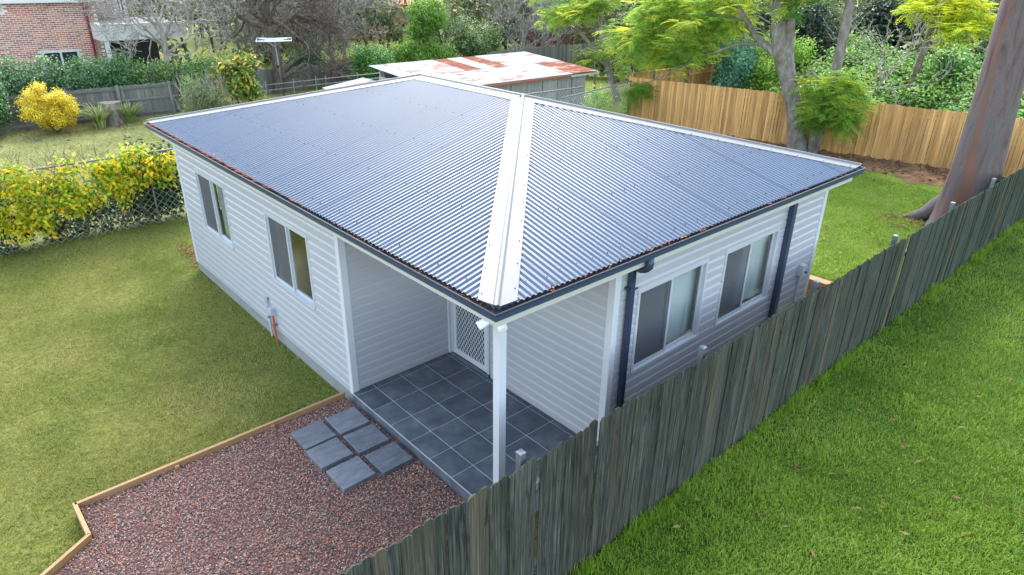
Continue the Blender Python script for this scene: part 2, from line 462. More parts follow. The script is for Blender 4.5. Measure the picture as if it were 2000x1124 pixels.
MAT['grass_back'] = foliage('bright_green_grass', [(0.093, 0.206, 0.017), (0.15, 0.271, 0.028), (0.206, 0.318, 0.047), (0.299, 0.337, 0.103)], 0.35, 0.6, 0.15)  # the back lawn's own bright green
MAT['grass_next'] = foliage('neighbour_grass', [(0.136, 0.217, 0.048), (0.217, 0.282, 0.092), (0.307, 0.337, 0.159), (0.379, 0.401, 0.22)], 0.3, 0.7, 0.1)
MAT['f_hedge'] = foliage('hedge_leaf', [(0.02, 0.073, 0.022), (0.049, 0.146, 0.045), (0.09, 0.211, 0.057), (0.179, 0.309, 0.09)], 0.25, 0.32, 0.55)
MAT['f_yellow'] = foliage('golden_leaf', [(0.357, 0.242, 0.01), (0.651, 0.484, 0.02), (0.819, 0.665, 0.041), (0.84, 0.75, 0.162)], 0.3, 0.5, 0.3)
MAT['f_vine'] = foliage('autumn_vine_leaf', [(0.121, 0.252, 0.018), (0.242, 0.376, 0.027), (0.46, 0.504, 0.027), (0.701, 0.578, 0.027), (0.782, 0.454, 0.018)], 0.4, 0.5, 0.25)
MAT['f_ivy'] = foliage('dark_ivy_leaf', [(0.010, 0.04, 0.012), (0.022, 0.08, 0.02), (0.045, 0.12, 0.03)], 0.25, 0.4, 0.4)
MAT['f_jac'] = foliage('jacaranda_leaflet', [(0.106, 0.24, 0.041), (0.183, 0.353, 0.051), (0.335, 0.481, 0.061), (0.64, 0.622, 0.061), (0.767, 0.664, 0.071)], 0.55, 0.55, 0.2)
MAT['f_jac_y'] = foliage('yellowing_jacaranda_leaflet', [(0.243, 0.416, 0.039), (0.464, 0.546, 0.039), (0.685, 0.676, 0.039)], 0.45, 0.55, 0.2)
MAT['f_green'] = foliage('fresh_green_leaf', [(0.05, 0.14, 0.02), (0.10, 0.24, 0.03), (0.19, 0.33, 0.04), (0.33, 0.42, 0.08)], 0.35, 0.4, 0.35)
MAT['f_mandarin'] = foliage('citrus_leaf', [(0.019, 0.088, 0.015), (0.037, 0.163, 0.022), (0.088, 0.25, 0.031), (0.2, 0.35, 0.05)], 0.25, 0.35, 0.5)
MAT['f_teal'] = foliage('blue_green_leaf', [(0.038, 0.141, 0.093), (0.075, 0.244, 0.15), (0.15, 0.375, 0.225), (0.3, 0.525, 0.338)], 0.25, 0.4, 0.4)
MAT['f_lime'] = foliage('lime_leaf', [(0.1, 0.25, 0.025), (0.225, 0.425, 0.05), (0.425, 0.575, 0.112)], 0.4, 0.4, 0.3)
MAT['f_under'] = foliage('undergrowth_leaf', [(0.016, 0.052, 0.01), (0.052, 0.156, 0.021), (0.117, 0.286, 0.033), (0.234, 0.416, 0.065), (0.442, 0.52, 0.182)], 0.3, 0.4, 0.4)
MAT['f_dark'] = foliage('dark_tree_leaf', [(0.007, 0.022, 0.01), (0.018, 0.045, 0.018), (0.037, 0.075, 0.027), (0.088, 0.125, 0.05)], 0.2, 0.35, 0.5)
MAT['f_wood'] = foliage('woodland_leaf', [(0.044, 0.062, 0.027), (0.088, 0.125, 0.044), (0.138, 0.163, 0.062), (0.213, 0.213, 0.1)], 0.25, 0.6, 0.2)
MAT['f_flower'] = foliage('mixed_shrub_leaf', [(0.025, 0.075, 0.025), (0.075, 0.163, 0.037), (0.2, 0.275, 0.088), (0.5, 0.525, 0.275)], 0.3, 0.4, 0.4)
MAT['f_magnolia'] = foliage('rusty_broad_leaf', [(0.03, 0.09, 0.02), (0.09, 0.18, 0.03), (0.24, 0.30, 0.04), (0.52, 0.36, 0.03), (0.60, 0.16, 0.02)], 0.3, 0.35, 0.4)
MAT['f_strap'] = foliage('strappy_leaf', [(0.09, 0.16, 0.03), (0.18, 0.26, 0.06), (0.32, 0.36, 0.13), (0.45, 0.42, 0.22)], 0.3, 0.45, 0.3)
MAT['f_olive'] = foliage('olive_shrub_leaf', [(0.07, 0.11, 0.04), (0.14, 0.18, 0.07), (0.24, 0.26, 0.12)], 0.3, 0.5, 0.3)
MAT['orange_fruit'] = M('orange_fruit', [(0.75, 0.22, 0.01), (0.85, 0.32, 0.02)], 6, 3, 0.4)


def ground_mat():
    mt, nt, b, out = base_mat('ground_grass')
    at = nt.nodes.new('ShaderNodeAttribute'); at.attribute_name = 'turf'
    n = noise(nt, mapped(nt, 0.55, 'World'), 1.0, 8, 0.65)
    n2 = noise(nt, mapped(nt, 14.0, 'World'), 1.0, 6, 0.7)
    v = ramp_node(nt, [(0.55, 0.55, 0.5, 0.25), (1.15, 1.05, 0.9, 0.75)], n.outputs['Fac'])
    v2 = ramp_node(nt, [(0.35, 0.35, 0.35, 0.3), (1.35, 1.3, 1.2, 0.72)], n2.outputs['Fac'])
    c = mix_col(nt, 1.0, at.outputs['Color'], v.outputs[0], 'MULTIPLY')
    c = mix_col(nt, 1.0, c, v2.outputs[0], 'MULTIPLY')
    nt.links.new(c, b.inputs['Base Color']); b.inputs['Roughness'].default_value = 0.95; b.inputs['Specular IOR Level'].default_value = 0.1
    bp = nt.nodes.new('ShaderNodeBump'); bp.inputs['Strength'].default_value = 0.8; bp.inputs['Distance'].default_value = 0.03
    nt.links.new(n2.outputs['Fac'], bp.inputs['Height']); nt.links.new(bp.outputs[0], b.inputs['Normal'])
    return mt


# ------------------------------------------------------------------ ground
def sm(t):
    t = np.clip(t, 0, 1)
    return t * t * (3 - 2 * t)


def gz(x, y):
    x = np.asarray(x, float); y = np.asarray(y, float)
    z = -0.27 + 0.07 * sm((y - 8) / 6) + 0.3 * sm((x - 10) / 10) * sm((y - 9) / 6)
    back = sm((16 - y) / 4)
    z = np.where(x > 8.5, z * (1 - back) + 0.2 * back, z)
    z = z + 0.02 * np.sin(x * 1.1 + 0.5) * np.sin(y * 0.9)
    near = -0.25 + 0.0148 * np.clip(x, -6, 17) + 0.03 * np.sin(x * 0.8) * np.sin(y * 0.7)
    return np.where(y < -0.95, near, z)


def axis(fine0, fine1, step, extra):
    a = list(np.arange(fine0, fine1 + 1e-6, step)) + extra
    d, g = fine1, step
    while d < 320: g *= 1.35; d += g; a.append(d)
    d, g = fine0, step
    while d > -320: g *= 1.35; d -= g; a.append(d)
    return np.array(sorted(set(np.round(a, 4))))


gx = axis(-8, 30, 0.5, [8.49, 8.51]); gy = axis(-7, 34, 0.5, [-0.94, -0.96])
X, Y = np.meshgrid(gx, gy)
V = np.stack([X, Y, gz(X, Y)], -1).reshape(-1, 3)
nx, ny = len(gx), len(gy)
I = (np.arange(ny - 1)[:, None] * nx + np.arange(nx - 1)[None]).reshape(-1)
ground = MB().add(V, np.stack([I, I + 1, I + nx + 1, I + nx], -1)).build('ground', ground_mat(), None, True, kind='structure')
turf = np.zeros((len(V), 4), np.float32); turf[:, 3] = 1
xs, ys = V[:, 0], V[:, 1]
yard, verge, backc, nextc = np.array([0.15, 0.175, 0.05]), np.array([0.045, 0.095, 0.014]), np.array([0.14, 0.22, 0.03]), np.array([0.24, 0.26, 0.11])
cc = np.where((ys < -0.95)[:, None], verge, np.where((xs > 8.5)[:, None], backc, yard))
cc = np.where(((ys > 13.0) & (xs < 12))[:, None], nextc, cc)
cc = np.where(((ys > 13.0) & (xs >= 12))[:, None], np.array([0.17, 0.22, 0.05]), cc)
cc = np.where(((xs > 19.8) & (ys < 14))[:, None], np.array([0.05, 0.06, 0.02]), cc)
turf[:, :3] = cc
at = ground.data.color_attributes.new('turf', 'FLOAT_COLOR', 'POINT'); at.data.foreach_set('color', turf.reshape(-1))


def inpoly(px, py, poly):
    c = np.zeros(len(px), bool); n = len(poly)
    for i in range(n):
        x1, y1 = poly[i]; x2, y2 = poly[(i + 1) % n]
        if y1 == y2: continue
        t = ((y1 > py) != (y2 > py)) & (px < (x2 - x1) * (py - y1) / (y2 - y1) + x1)
        c ^= t
    return c


def scatter(poly, n):
    p = np.array(poly); lo, hi = p.min(0), p.max(0)
    q = RNG.uniform(lo, hi, (int(n * 3) + 200, 2))
    q = q[inpoly(q[:, 0], q[:, 1], poly)]
    return q[:n]


_LAT = np.random.default_rng(3).uniform(0, 1, (64, 64))


def vnoise(p, s, seed=0):
    """fractal value noise 0..1"""
    p = np.asarray(p, float); out = np.zeros(len(p)); amp, tot = 1.0, 0.0
    for o in range(4):
        x, y = p[:, 0] * s * 2 ** o + seed * 7.3 + o * 11, p[:, 1] * s * 2 ** o + seed * 3.1 + o * 5
        i, j = np.floor(x).astype(int), np.floor(y).astype(int); u, v = x - i, y - j
        u, v = u * u * (3 - 2 * u), v * v * (3 - 2 * v)
        g = lambda a_, b_: _LAT[a_ % 64, b_ % 64]
        out += amp * ((g(i, j) * (1 - u) + g(i + 1, j) * u) * (1 - v) + (g(i, j + 1) * (1 - u) + g(i + 1, j + 1) * u) * v)
        tot += amp; amp *= 0.6
    return np.clip((out / tot - 0.5) * 1.7 + 0.5, 0, 1)


def grass(name, pts, h0, h1, w, mat, label, bend=0.5, var=None, two=False):
    n = len(pts)
    base = np.column_stack([pts, gz(pts[:, 0], pts[:, 1])])
    ang = RNG.uniform(0, 2 * math.pi, n)
    d = np.column_stack([np.cos(ang), np.sin(ang), np.zeros(n)])
    sd = np.column_stack([-np.sin(ang), np.cos(ang), np.zeros(n)])
    h = RNG.uniform(h0, h1, n) * (0.45 + 1.1 * vnoise(pts, 2.2, 3)); b = RNG.uniform(0.15, 1.0, n) * bend
    ww = w * RNG.uniform(0.7, 1.3, n)[:, None]
    if var is None: var = np.clip(0.6 * vnoise(pts, 0.9, 1) + 0.5 * RNG.uniform(0, 1, n) - 0.05, 0, 1)
    mbb = MB()
    base[:, 2] -= 0.004
    tip = base + d * (h * b)[:, None] + np.array([0, 0, 1.0]) * (h * (1 - 0.35 * b))[:, None]
    if two:
        mid = base + d * (h * b * 0.32)[:, None] + np.array([0, 0, 1.0]) * (h * 0.6)[:, None]
        v = np.stack([base - sd * ww / 2, base + sd * ww / 2, mid - sd * ww * 0.4, mid + sd * ww * 0.4, tip], 1).reshape(-1, 3)
        k = np.arange(n)[:, None] * 5
        f = np.concatenate([k + np.array([0, 1, 3]), k + np.array([0, 3, 2]), k + np.array([2, 3, 4])], 1).reshape(-1, 3)
        mbb.add(v, f, np.repeat(var, 5))
    else:
        v = np.stack([base - sd * ww / 2, base + sd * ww / 2, tip], 1).reshape(-1, 3)
        mbb.add(v, (np.arange(n)[:, None] * 3 + np.array([0, 1, 2])), np.repeat(var, 3))
    o = mbb.build(name, mat, None, False, True, 'stuff')
    return tag(o, label, 'grass')


# front yard lawn (left of the house)
EDGE = [(-0.08, 3.42), (-3.54, 3.42), (-3.53, 2.80), (-4.0, 2.49), (-6.2, 1.1)]
p = scatter([(-0.02, 3.47), (-3.58, 3.47), (-3.58, 2.82), (-4.05, 2.53), (-5.5, 1.7), (-5.5, 13.2), (0.0, 13.2), (0.9, 12.9), (0.9, 9.7), (-0.02, 9.7)], 200000)
dist = np.hypot(p[:, 0] + 3.8, p[:, 1] + 4.4)
p = p[RNG.uniform(0, 1, len(p)) < np.clip(11 / dist, 0.5, 1)]
lush = np.clip(1 - np.abs(p[:, 0] + 0.2) / 1.0, 0, 1) * vnoise(p, 1.3, 9) + 0.7 * np.clip((p[:, 1] - 11.5) / 1.5, 0, 1)
va = np.clip(-0.05 + 0.75 * vnoise(p, 0.8, 1) + 0.4 * RNG.uniform(-0.5, 0.5, len(p)), 0, 0.78)
va = np.where(RNG.uniform(0, 1, len(p)) < lush * 0.9, 0.97, va)
grass('yard_grass', p, 0.02, 0.05, 0.010, MAT['grass_yard'], 'olive patchy mown lawn left of the house', 0.9, va)
# lush verge in front of the near fence
p = scatter([(-0.6, -0.98), (0.6, -2.6), (3.0, -5.0), (6.0, -5.2), (19.5, -1.4), (19.5, -0.98)], 210000)
dist = np.hypot(p[:, 0] + 3.8, p[:, 1] + 4.4)
p = p[RNG.uniform(0, 1, len(p)) < np.clip((7.5 / dist) ** 1.4, 0.22, 1)]
va = np.clip(0.1 + 0.55 * vnoise(p, 0.9, 2) + 0.5 * RNG.uniform(-0.5, 0.5, len(p)), 0, 0.92)
va = np.where(RNG.uniform(0, 1, len(p)) < 0.06, 0.98, va)
grass('verge_grass', p, 0.04, 0.09, 0.0065, MAT['grass_verge'], 'lush long green grass in front of the mossy paling fence', 0.9, va, True)
p = scatter([(-0.6, -0.97), (19.5, -0.97), (19.5, -1.12), (-0.6, -1.12)], 11000)
p = p[vnoise(p, 2.3, 5) * RNG.uniform(0.5, 1.0, len(p)) > 0.38]
grass('fence_foot_grass', p, 0.07, 0.20, 0.006, MAT['grass_verge'], 'tall grass tufts along the foot of the mossy paling fence', 0.6, np.clip(RNG.normal(0.25, 0.2, len(p)), 0, 0.8), True)
# back lawn
p = scatter([(8.7, -0.7), (8.7, 10.5), (13, 11.5), (17.3, 9.2), (16.6, 0.9), (16.2, -0.8)], 90000)
grass('back_lawn_grass', p, 0.03, 0.07, 0.016, MAT['grass_back'], 'bright green lawn behind the house', 0.7)
p = scatter([(-5, 13.3), (9, 13.3), (9, 26.5), (-4, 26.5)], 60000)
grass('neighbour_grass', p, 0.02, 0.05, 0.022, MAT['grass_next'], 'pale dry lawn beyond the chain link fence', 0.8)

# bare soil strip along the tan fence: irregular sheet
sv, sf = [], []
N = 70
for i in range(N):
    t = i / (N - 1); yy = -0.9 + t * 13.0
    xf = 19.32 + (17.15 - 19.32) * ((yy - 1.68) / (12.26 - 1.68))
    wd = (2.2 + 0.35 * math.sin(yy * 1.3) + 0.25 * math.sin(yy * 4.1) + 0.12 * math.sin(yy * 11)) * (1.0 if yy < 7 else max(0.25, 1 - (yy - 7) * 0.15))
    for k in range(7):
        q = k / 6; xx = xf + 0.3 - q * wd
        sv.append((xx, yy, float(gz(xx, yy)) + 0.05 * math.sin(q * 9 + yy * 3) * math.sin(yy * 2.3) * (1 - q) + 0.035 * (1 - q) + 0.006))
for i in range(N - 1):
    for k in range(6):
        a = i * 7 + k; sf.append((a, a + 1, a + 8, a + 7))
MB().add(sv, sf).build('soil_strip', MAT['soil'], None, True, kind='structure')
clod = MB()
for i in range(1100):
    yy = random.uniform(-0.7, 8.5); xf = 19.32 - 0.205 * (yy - 1.68); xx = xf - 0.05 - abs(random.gauss(0, 0.75))
    r = random.uniform(0.02, 0.09) * (1.3 if xf - xx < 0.4 else 0.8)
    c = np.array([xx, yy, float(gz(xx, yy)) + 0.03]); d = RNG.normal(0, 1, (6, 3)) * 0.25
    v = c + (np.array([(1, 0, 0), (-1, 0, 0), (0, 1, 0), (0, -1, 0), (0, 0, 0.7), (0, 0, -0.7)]) + d) * r
    clod.add(v, [(0, 2, 4), (2, 1, 4), (1, 3, 4), (3, 0, 4), (2, 0, 5), (1, 2, 5), (3, 1, 5), (0, 3, 5)])
tag(clod.build('soil_clods', MAT['soil'], None, False, kind='stuff'), 'crumbled brown soil clods along the new timber fence', 'soil')

# gravel bed
gp = [(-0.05, 3.39), (-3.50, 3.39), (-3.49, 2.78), (-3.98, 2.46), (-5.6, 1.4), (-5.6, -0.9), (-0.05, -0.9)]
gv = [(x, y, -0.175) for x, y in gp]
MB().add(gv, [(0, 1, 6), (1, 2, 6), (2, 5, 6), (2, 3, 5), (3, 4, 5)]).build('gravel_bed', MAT['gravel_base'], None, kind='structure')
p = scatter(gp, 105000)
p = p[(p[:, 0] > -4.6)]
n = len(p)
sz = RNG.uniform(0.005, 0.0100, n) * np.where(RNG.uniform(0, 1, n) < 0.04, 1.4, 1)
oct_ = np.array([(1, 0, 0), (-1, 0, 0), (0, 1, 0), (0, -1, 0), (0, 0, 0.65), (0, 0, -0.65)], float)
vv = oct_[None, :5] + RNG.normal(0, 0.22, (n, 5, 3)) - np.array([[0, 0, 0.3]] * 4 + [[0, 0, 0]])
a = RNG.uniform(0, 6.28, n); ca, sa = np.cos(a)[:, None], np.sin(a)[:, None]
vx = vv[:, :, 0] * ca - vv[:, :, 1] * sa; vy = vv[:, :, 0] * sa + vv[:, :, 1] * ca
vv = np.stack([vx * 1.25, vy, vv[:, :, 2]], -1) * sz[:, None, None]
vv += np.column_stack([p, -0.170 + RNG.uniform(0, 0.014, n) + 0.012 * vnoise(p, 2.0)])[:, None]
ff = np.array([(0, 2, 4), (2, 1, 4), (1, 3, 4), (3, 0, 4), (2, 0, 5), (1, 2, 5), (3, 1, 5), (0, 3, 5)])
tag(MB().add(vv.reshape(-1, 3), (np.arange(n)[:, None, None] * 5 + ff[:4]).reshape(-1, 3)).build('gravel', MAT['gravel'], None, False, kind='stuff'),
    'red and grey pebble gravel beside the tiled porch', 'gravel')

# ------------------------------------------------------------------ the house
W_, D_ = 6.89, 9.64
PC, PD = 1.74, 3.21                 # porch recess
ZS, ZT = 0.978, 2.15
ZTOP = 2.64
house = thing('cottage', (W_ / 2, D_ / 2, -0.2), 'small white weatherboard cottage with navy corrugated hip roof and corner porch', 'house')
RH, RZ0 = 0.1335, -0.035
PROF = [(0.0, 0.0), (0.0185, 0.002), (0.019, 0.68), (0.014, 0.78), (0.004, 0.94), (0.002, 1.0), (0.0, 1.0)]


def board_prof(z0, z1):
    """weatherboard section clipped to z0..z1 (fractions of a course)"""
    if z0 <= 0.001 and z1 >= 0.999: return [(o, q * RH) for o, q in PROF]
    pr = [(o, q) for o, q in PROF[1:6]]
    zs_ = [q for o, q in pr]; os_ = [o for o, q in pr]
    pts = [(float(np.interp(z0, zs_, os_)), z0)] + [(o, q) for o, q in pr if z0 < q < z1] + [(float(np.interp(z1, zs_, os_)), z1)]
    return [(o, q * RH) for o, q in [(0.0, z0)] + pts + [(0.0, z1)]]


def wall(name, A, B, out, z0, z1, openings):
    """core wall panel + one board per course (split at the openings)"""
    A = np.array(A, float); B = np.array(B, float); L = np.linalg.norm(B - A); d = (B - A) / L; out = np.array(out, float)
    core = MB()
    xsb = sorted({0.0, L, *[q for o in openings for q in o[:2]]})

    def slab(s0, s1, za, zb):
        if s1 - s0 < 0.005 or zb - za < 0.005: return
        core.sweep([(-0.09, za), (-0.002, za), (-0.002, zb), (-0.09, zb)], A + d * s0, A + d * s1, out)
    for s0, s1 in zip(xsb[:-1], xsb[1:]):
        m_ = (s0 + s1) / 2
        op = [o for o in openings if o[0] < m_ < o[1]]
        if not op: slab(s0, s1, -0.03, z1)
        else: slab(s0, s1, -0.03, op[0][2]); slab(s0, s1, op[0][3], z1)
    w = core.build(name, MAT['room'], house)
    rows = int(math.ceil((z1 - z0) / RH))
    for r in range(rows):
        a, b = z0 + r * RH, min(z0 + (r + 1) * RH, z1)
        segs = []
        for s0, s1 in zip(xsb[:-1], xsb[1:]):
            m_ = (s0 + s1) / 2
            lo, hi = 0.0, (b - a) / RH
            for o in openings:
                if o[0] < m_ < o[1]:
                    if o[2] <= a + 0.002 and o[3] >= b - 0.002: lo, hi = 1, 0
                    elif a < o[2] < b: hi = min(hi, (o[2] - a) / RH)
                    elif a < o[3] < b: lo = max(lo, (o[3] - a) / RH)
            if hi - lo > 0.02: segs.append([s0, s1, lo, hi])
        mg = []
        for sg in segs:
            if mg and mg[-1][2:] == sg[2:] and abs(mg[-1][1] - sg[0]) < 1e-6: mg[-1][1] = sg[1]
            else: mg.append(sg)
        for s0, s1, lo, hi in mg:
            MB().sweep(board_prof(lo, hi), np.append((A + d * s0)[:2], a), np.append((A + d * s1)[:2], a), out).build('weatherboard', MAT['siding'], w)
    return w


def window(A, d, out, s0, s1, blinds, label, screen_first=True):
    """sliding aluminium window in an opening s0..s1 along d from A"""
    A = np.array(A, float); d = np.array(d, float); out = np.array(out, float)

    def bar(mb, sa, sb, za, zb, o0, o1): mb.sweep([(o0, za), (o1, za), (o1, zb), (o0, zb)], A + d * sa, A + d * sb, out)
    fr = MB(); t = 0.052
    bar(fr, s0 - 0.012, s1 + 0.012, ZT - 0.05, ZT + 0.012, -0.06, 0.024); bar(fr, s0 - 0.012, s1 + 0.012, ZS - 0.012, ZS + 0.03, -0.06, 0.034)
    bar(fr, s0 - 0.012, s0 + 0.03, ZS + 0.03, ZT - 0.05, -0.06, 0.024); bar(fr, s1 - 0.03, s1 + 0.012, ZS + 0.03, ZT - 0.05, -0.06, 0.024)
    f = fr.build('window', MAT['alu'], house); f['label'] = label
    mid = (s0 + s1) / 2
    sa = MB(); a0, a1, b0, b1 = s0 + 0.03, s1 - 0.03, ZS + 0.03, ZT - 0.05
    fix = (mid, a1) if screen_first else (a0, mid); sld = (a0, mid) if screen_first else (mid, a1)
    for (q0, q1), o0 in ((fix, -0.045), (sld, -0.02)):
        bar(sa, q0, q1, b0, b0 + 0.045, o0, o0 + 0.022); bar(sa, q0, q1, b1 - 0.03, b1, o0, o0 + 0.022)
        bar(sa, q0, q0 + 0.035, b0 + 0.045, b1 - 0.03, o0, o0 + 0.022); bar(sa, q1 - 0.035, q1, b0 + 0.045, b1 - 0.03, o0, o0 + 0.022)
    sa.build('sash', MAT['alu'], f)
    g = MB(); bar(g, fix[0] + 0.03, fix[1] - 0.03, b0 + 0.04, b1 - 0.025, -0.036, -0.032); g.build('pane', MAT['glass'], f)
    g = MB(); bar(g, sld[0] + 0.03, sld[1] - 0.03, b0 + 0.04, b1 - 0.025, -0.036, -0.032); g.build('pane', MAT['glass'], f)
    g = MB(); bar(g, sld[0] + 0.03, sld[1] - 0.03, b0 + 0.04, b1 - 0.025, -0.011, -0.009); g.build('insect_screen', MAT['screen'], f)
    if blinds:
        ext = 0.28 if screen_first else 0.0
        n = int((s1 - s0 + ext) / 0.085)
        rail = MB(); bar(rail, s0 + 0.03, s1 - 0.03 + ext, ZT - 0.06, ZT - 0.02, -0.17, -0.13)
        rl = rail.build('vertical_blind', MAT['blind'], house)
        ang0 = math.atan2(d[1], d[0])
        sm_ = MB().box(-0.047, 0.047, -0.0012, 0.0012, -1.10, 0.0).mesh('blind_slat', MAT['blind'])
        for i in range(n):
            if not (blinds[0] <= (i + 0.5) / n <= blinds[1]): continue
            q = A + d * (s0 + 0.03 + (i + 0.5) / n * (s1 - s0 - 0.06 + ext)) - out * 0.15
            piece('blind_slat', sm_, rl, (q[0], q[1], ZT - 0.062), (random.uniform(-0.02, 0.02), 0, ang0 + blinds[2] + random.uniform(-0.08, 0.08)))
    return f


# foundation slab, floor inside
MB().box(0.003, W_ - 0.003, 0.003, D_ - 0.003, -0.5, -0.036).build('slab', MAT['concrete'], house)
MB().box(PC + 0.02, W_ - 0.1, 0.1, PD, -0.034, 0.0).box(0.1, W_ - 0.1, PD + 0.02, D_ - 0.1, -0.034, 0.0).build('floor', MAT['floor_int'], house)
MB().box(2.95, 3.03, 0.1, D_ - 0.1, 0.002, ZTOP - 0.002).build('partition', MAT['room'], house)
# left wall x=0 : s measured from y=PD
WL1, WL2 = (7.235, 8.63), (4.135, 5.55)
wall('left_wall', (0, PD, 0), (0, D_, 0), (-1, 0, 0), RZ0, ZTOP, [(WL2[0] - PD, WL2[1] - PD, ZS, ZT), (WL1[0] - PD, WL1[1] - PD, ZS, ZT)])
wall('return_wall', (0.0, PD, 0), (PC, PD, 0), (0, -1, 0), 0.012, ZTOP, [])
wall('door_wall', (PC, 0.0, 0), (PC, PD, 0), (-1, 0, 0), 0.012, ZTOP, [(2.20, 3.11, -0.03, 2.12)])
WR3, WR4 = (2.175, 3.622), (4.06, 5.474)
wall('right_wall', (PC, 0, 0), (W_, 0, 0), (0, -1, 0), RZ0, ZTOP, [(WR3[0] - PC, WR3[1] - PC, ZS, ZT), (WR4[0] - PC, WR4[1] - PC, ZS, ZT)])
wall('rear_wall', (W_, 0, 0), (W_, D_, 0), (1, 0, 0), RZ0, ZTOP, [(1.2, 3.0, ZS, ZT), (5.6, 8.4, 0.3, ZT)])
wall('far_wall', (0, D_, 0), (W_, D_, 0), (0, 1, 0), RZ0, ZTOP, [(0.6, 2.2, ZS, ZT)])
window((0, 0, 0), (0, 1, 0), (-1, 0, 0), WL1[0], WL1[1], (0.0, 0.48, 1.1), 'sliding window nearer the chain link fence', False)
window((0, 0, 0), (0, 1, 0), (-1, 0, 0), WL2[0], WL2[1], (0.85, 1.0, 1.2), 'sliding window nearer the porch on the lawn side', False)
window((0, 0, 0), (1, 0, 0), (0, -1, 0), WR3[0], WR3[1], (0, 1, -0.16), 'sliding window beside the round downpipe', True)
window((0, 0, 0), (1, 0, 0), (0, -1, 0), WR4[0], WR4[1], (0, 1, -0.16), 'sliding window beside the square downpipe', True)
# corner trims
ct = 0.075
for (x, y, sx, sy) in ((0, PD, 1, 1), (0, D_, 1, -1), (PC, 0, 1, 1), (W_, 0, -1, 1), (W_, D_, -1, -1)):
    q = MB(); zl = RZ0 - 0.01
    q.box(min(x, x + sx * ct) - (0.023 if sx > 0 else 0), max(x, x + sx * ct) + (0.023 if sx < 0 else 0), *sorted((y - sy * 0.0225, y - sy * 0.002)), zl, ZTOP - 0.002)
    q.box(*sorted((x - sx * 0.0225, x - sx * 0.002)), *sorted((y - sy * 0.0218, y + sy * ct)), zl + 0.001, ZTOP - 0.003)
    q.build('corner_trim', MAT['trim'], house)
MB().box(PC - 0.045, PC - 0.003, PD - 0.045, PD - 0.003, 0.012, ZTOP - 0.004).build('corner_trim', MAT['trim'], house)
# porch post with a stirrup and a spotlight pair
MB().box(-0.02, 0.075, -0.02, 0.075, 0.015, ZTOP - 0.004).build('porch_post', MAT['trim'], house)
MB().box(-0.026, 0.081, -0.026, 0.081, 0.003, 0.028).build('post_stirrup', MAT['galv'], house)
sp = MB()
sp.tube([(-0.075, -0.035, 2.585), (-0.045, -0.02, 2.59)], 0.035, 12)
spo = sp.build('spotlight', MAT['white_plastic'], house)
for dx, dy, q in ((-0.03, -0.11, 0), (-0.14, 0.06, 1)):
    a0 = np.array([-0.06, -0.03, 2.575]); a1 = a0 + np.array([dx, dy, -0.075]) * 0.75; a2 = a0 + np.array([dx, dy, -0.075]) * 1.25
    MB().tube([a0, a0 * 0.7 + a1 * 0.3, a1, a2], [0.016, 0.03, 0.043, 0.045], 14).build('lamp_head', MAT['white_plastic'], spo)

# security door
df = MB()
for (y0, y1, z0, z1, o0, o1) in ((2.20, 2.245, 0.0, 2.12, -0.02, 0.04), (3.065, 3.11, 0.0, 2.12, -0.02, 0.04), (2.245, 3.065, 2.06, 2.12, -0.02, 0.04)):
    df.box(PC - o1, PC - o0, y0, y1, z0, z1)
dfo = df.build('door', MAT['alu'], house); dfo['label'] = 'white security screen door with diamond grille'
lf = MB(); yA, yB, zA, zB = 2.25, 3.06, 0.075, 2.055
for (y0, y1, z0, z1) in ((yA, yA + 0.06, zA, zB), (yB - 0.06, yB, zA, zB), (yA + 0.06, yB - 0.06, zA, zA + 0.09), (yA + 0.06, yB - 0.06, zB - 0.06, zB)):
    lf.box(PC - 0.035, PC - 0.008, y0, y1, z0, z1)
lf.build('door_leaf_frame', MAT['trim'], dfo)
gr = MB(); gy0, gy1, gz0, gz1 = yA + 0.055, yB - 0.055, zA + 0.08, zB - 0.055
sl = 1.55
for sgn in (1, -1):
    k = -3.0
    while k < 3.2:
        # line z = gz0 + sl*(y-gy0)*sgn + k
        pts = []
        for yy in (gy0, gy1):
            zz = gz0 + sl * (yy - gy0) * sgn + k
            if gz0 <= zz <= gz1: pts.append((yy, zz))
        for zz in (gz0, gz1):
            yy = gy0 + (zz - gz0 - k) / (sl * sgn)
            if gy0 < yy < gy1: pts.append((yy, zz))
        if len(pts) == 2:
            a_, b_ = np.array(pts[0]), np.array(pts[1])
            if np.linalg.norm(b_ - a_) > 0.02:
                dd = (b_ - a_) / np.linalg.norm(b_ - a_); nn = np.array([-dd[1], dd[0]]) * 0.0045
                o = PC - 0.026 - 0.002 * sgn
                q = [a_ - nn, b_ - nn, b_ + nn, a_ + nn]
                gr.add([(o, *t) for t in q] + [(o + 0.006, *t) for t in q], [(0, 1, 2, 3), (7, 6, 5, 4), (0, 4, 5, 1), (2, 6, 7, 3)])
        k += 0.105
gr.build('grille', MAT['trim'], dfo)
MB().box(PC - 0.0145, PC - 0.0125, gy0, gy1, gz0, gz1).build('insect_screen', MAT['screen'], dfo)
MB().box(PC + 0.035, PC + 0.07, 2.21, 3.10, 0.02, 2.10).build('door_panel', MAT['door'], dfo)
MB().box(PC - 0.05, PC - 0.036, 2.262, 2.298, 0.95, 1.12).tube([(PC - 0.08, 2.28, 1.02), (PC - 0.08, 2.36, 1.02)], 0.01, 8).build('handle', MAT['alu'], dfo)
MB().box(PC - 0.05, PC + 0.02, 2.20, 3.11, 0.002, 0.066).build('sill', MAT['tile'], dfo)

# soffit / ceiling, fascia, gutter
MB().box(-0.24, W_ + 0.24, -0.24, D_ + 0.24, ZTOP, ZTOP + 0.02).build('soffit', MAT['soffit'], house)
OF = 0.25
x0, x1, y0, y1 = -OF, W_ + OF, -OF, D_ + OF


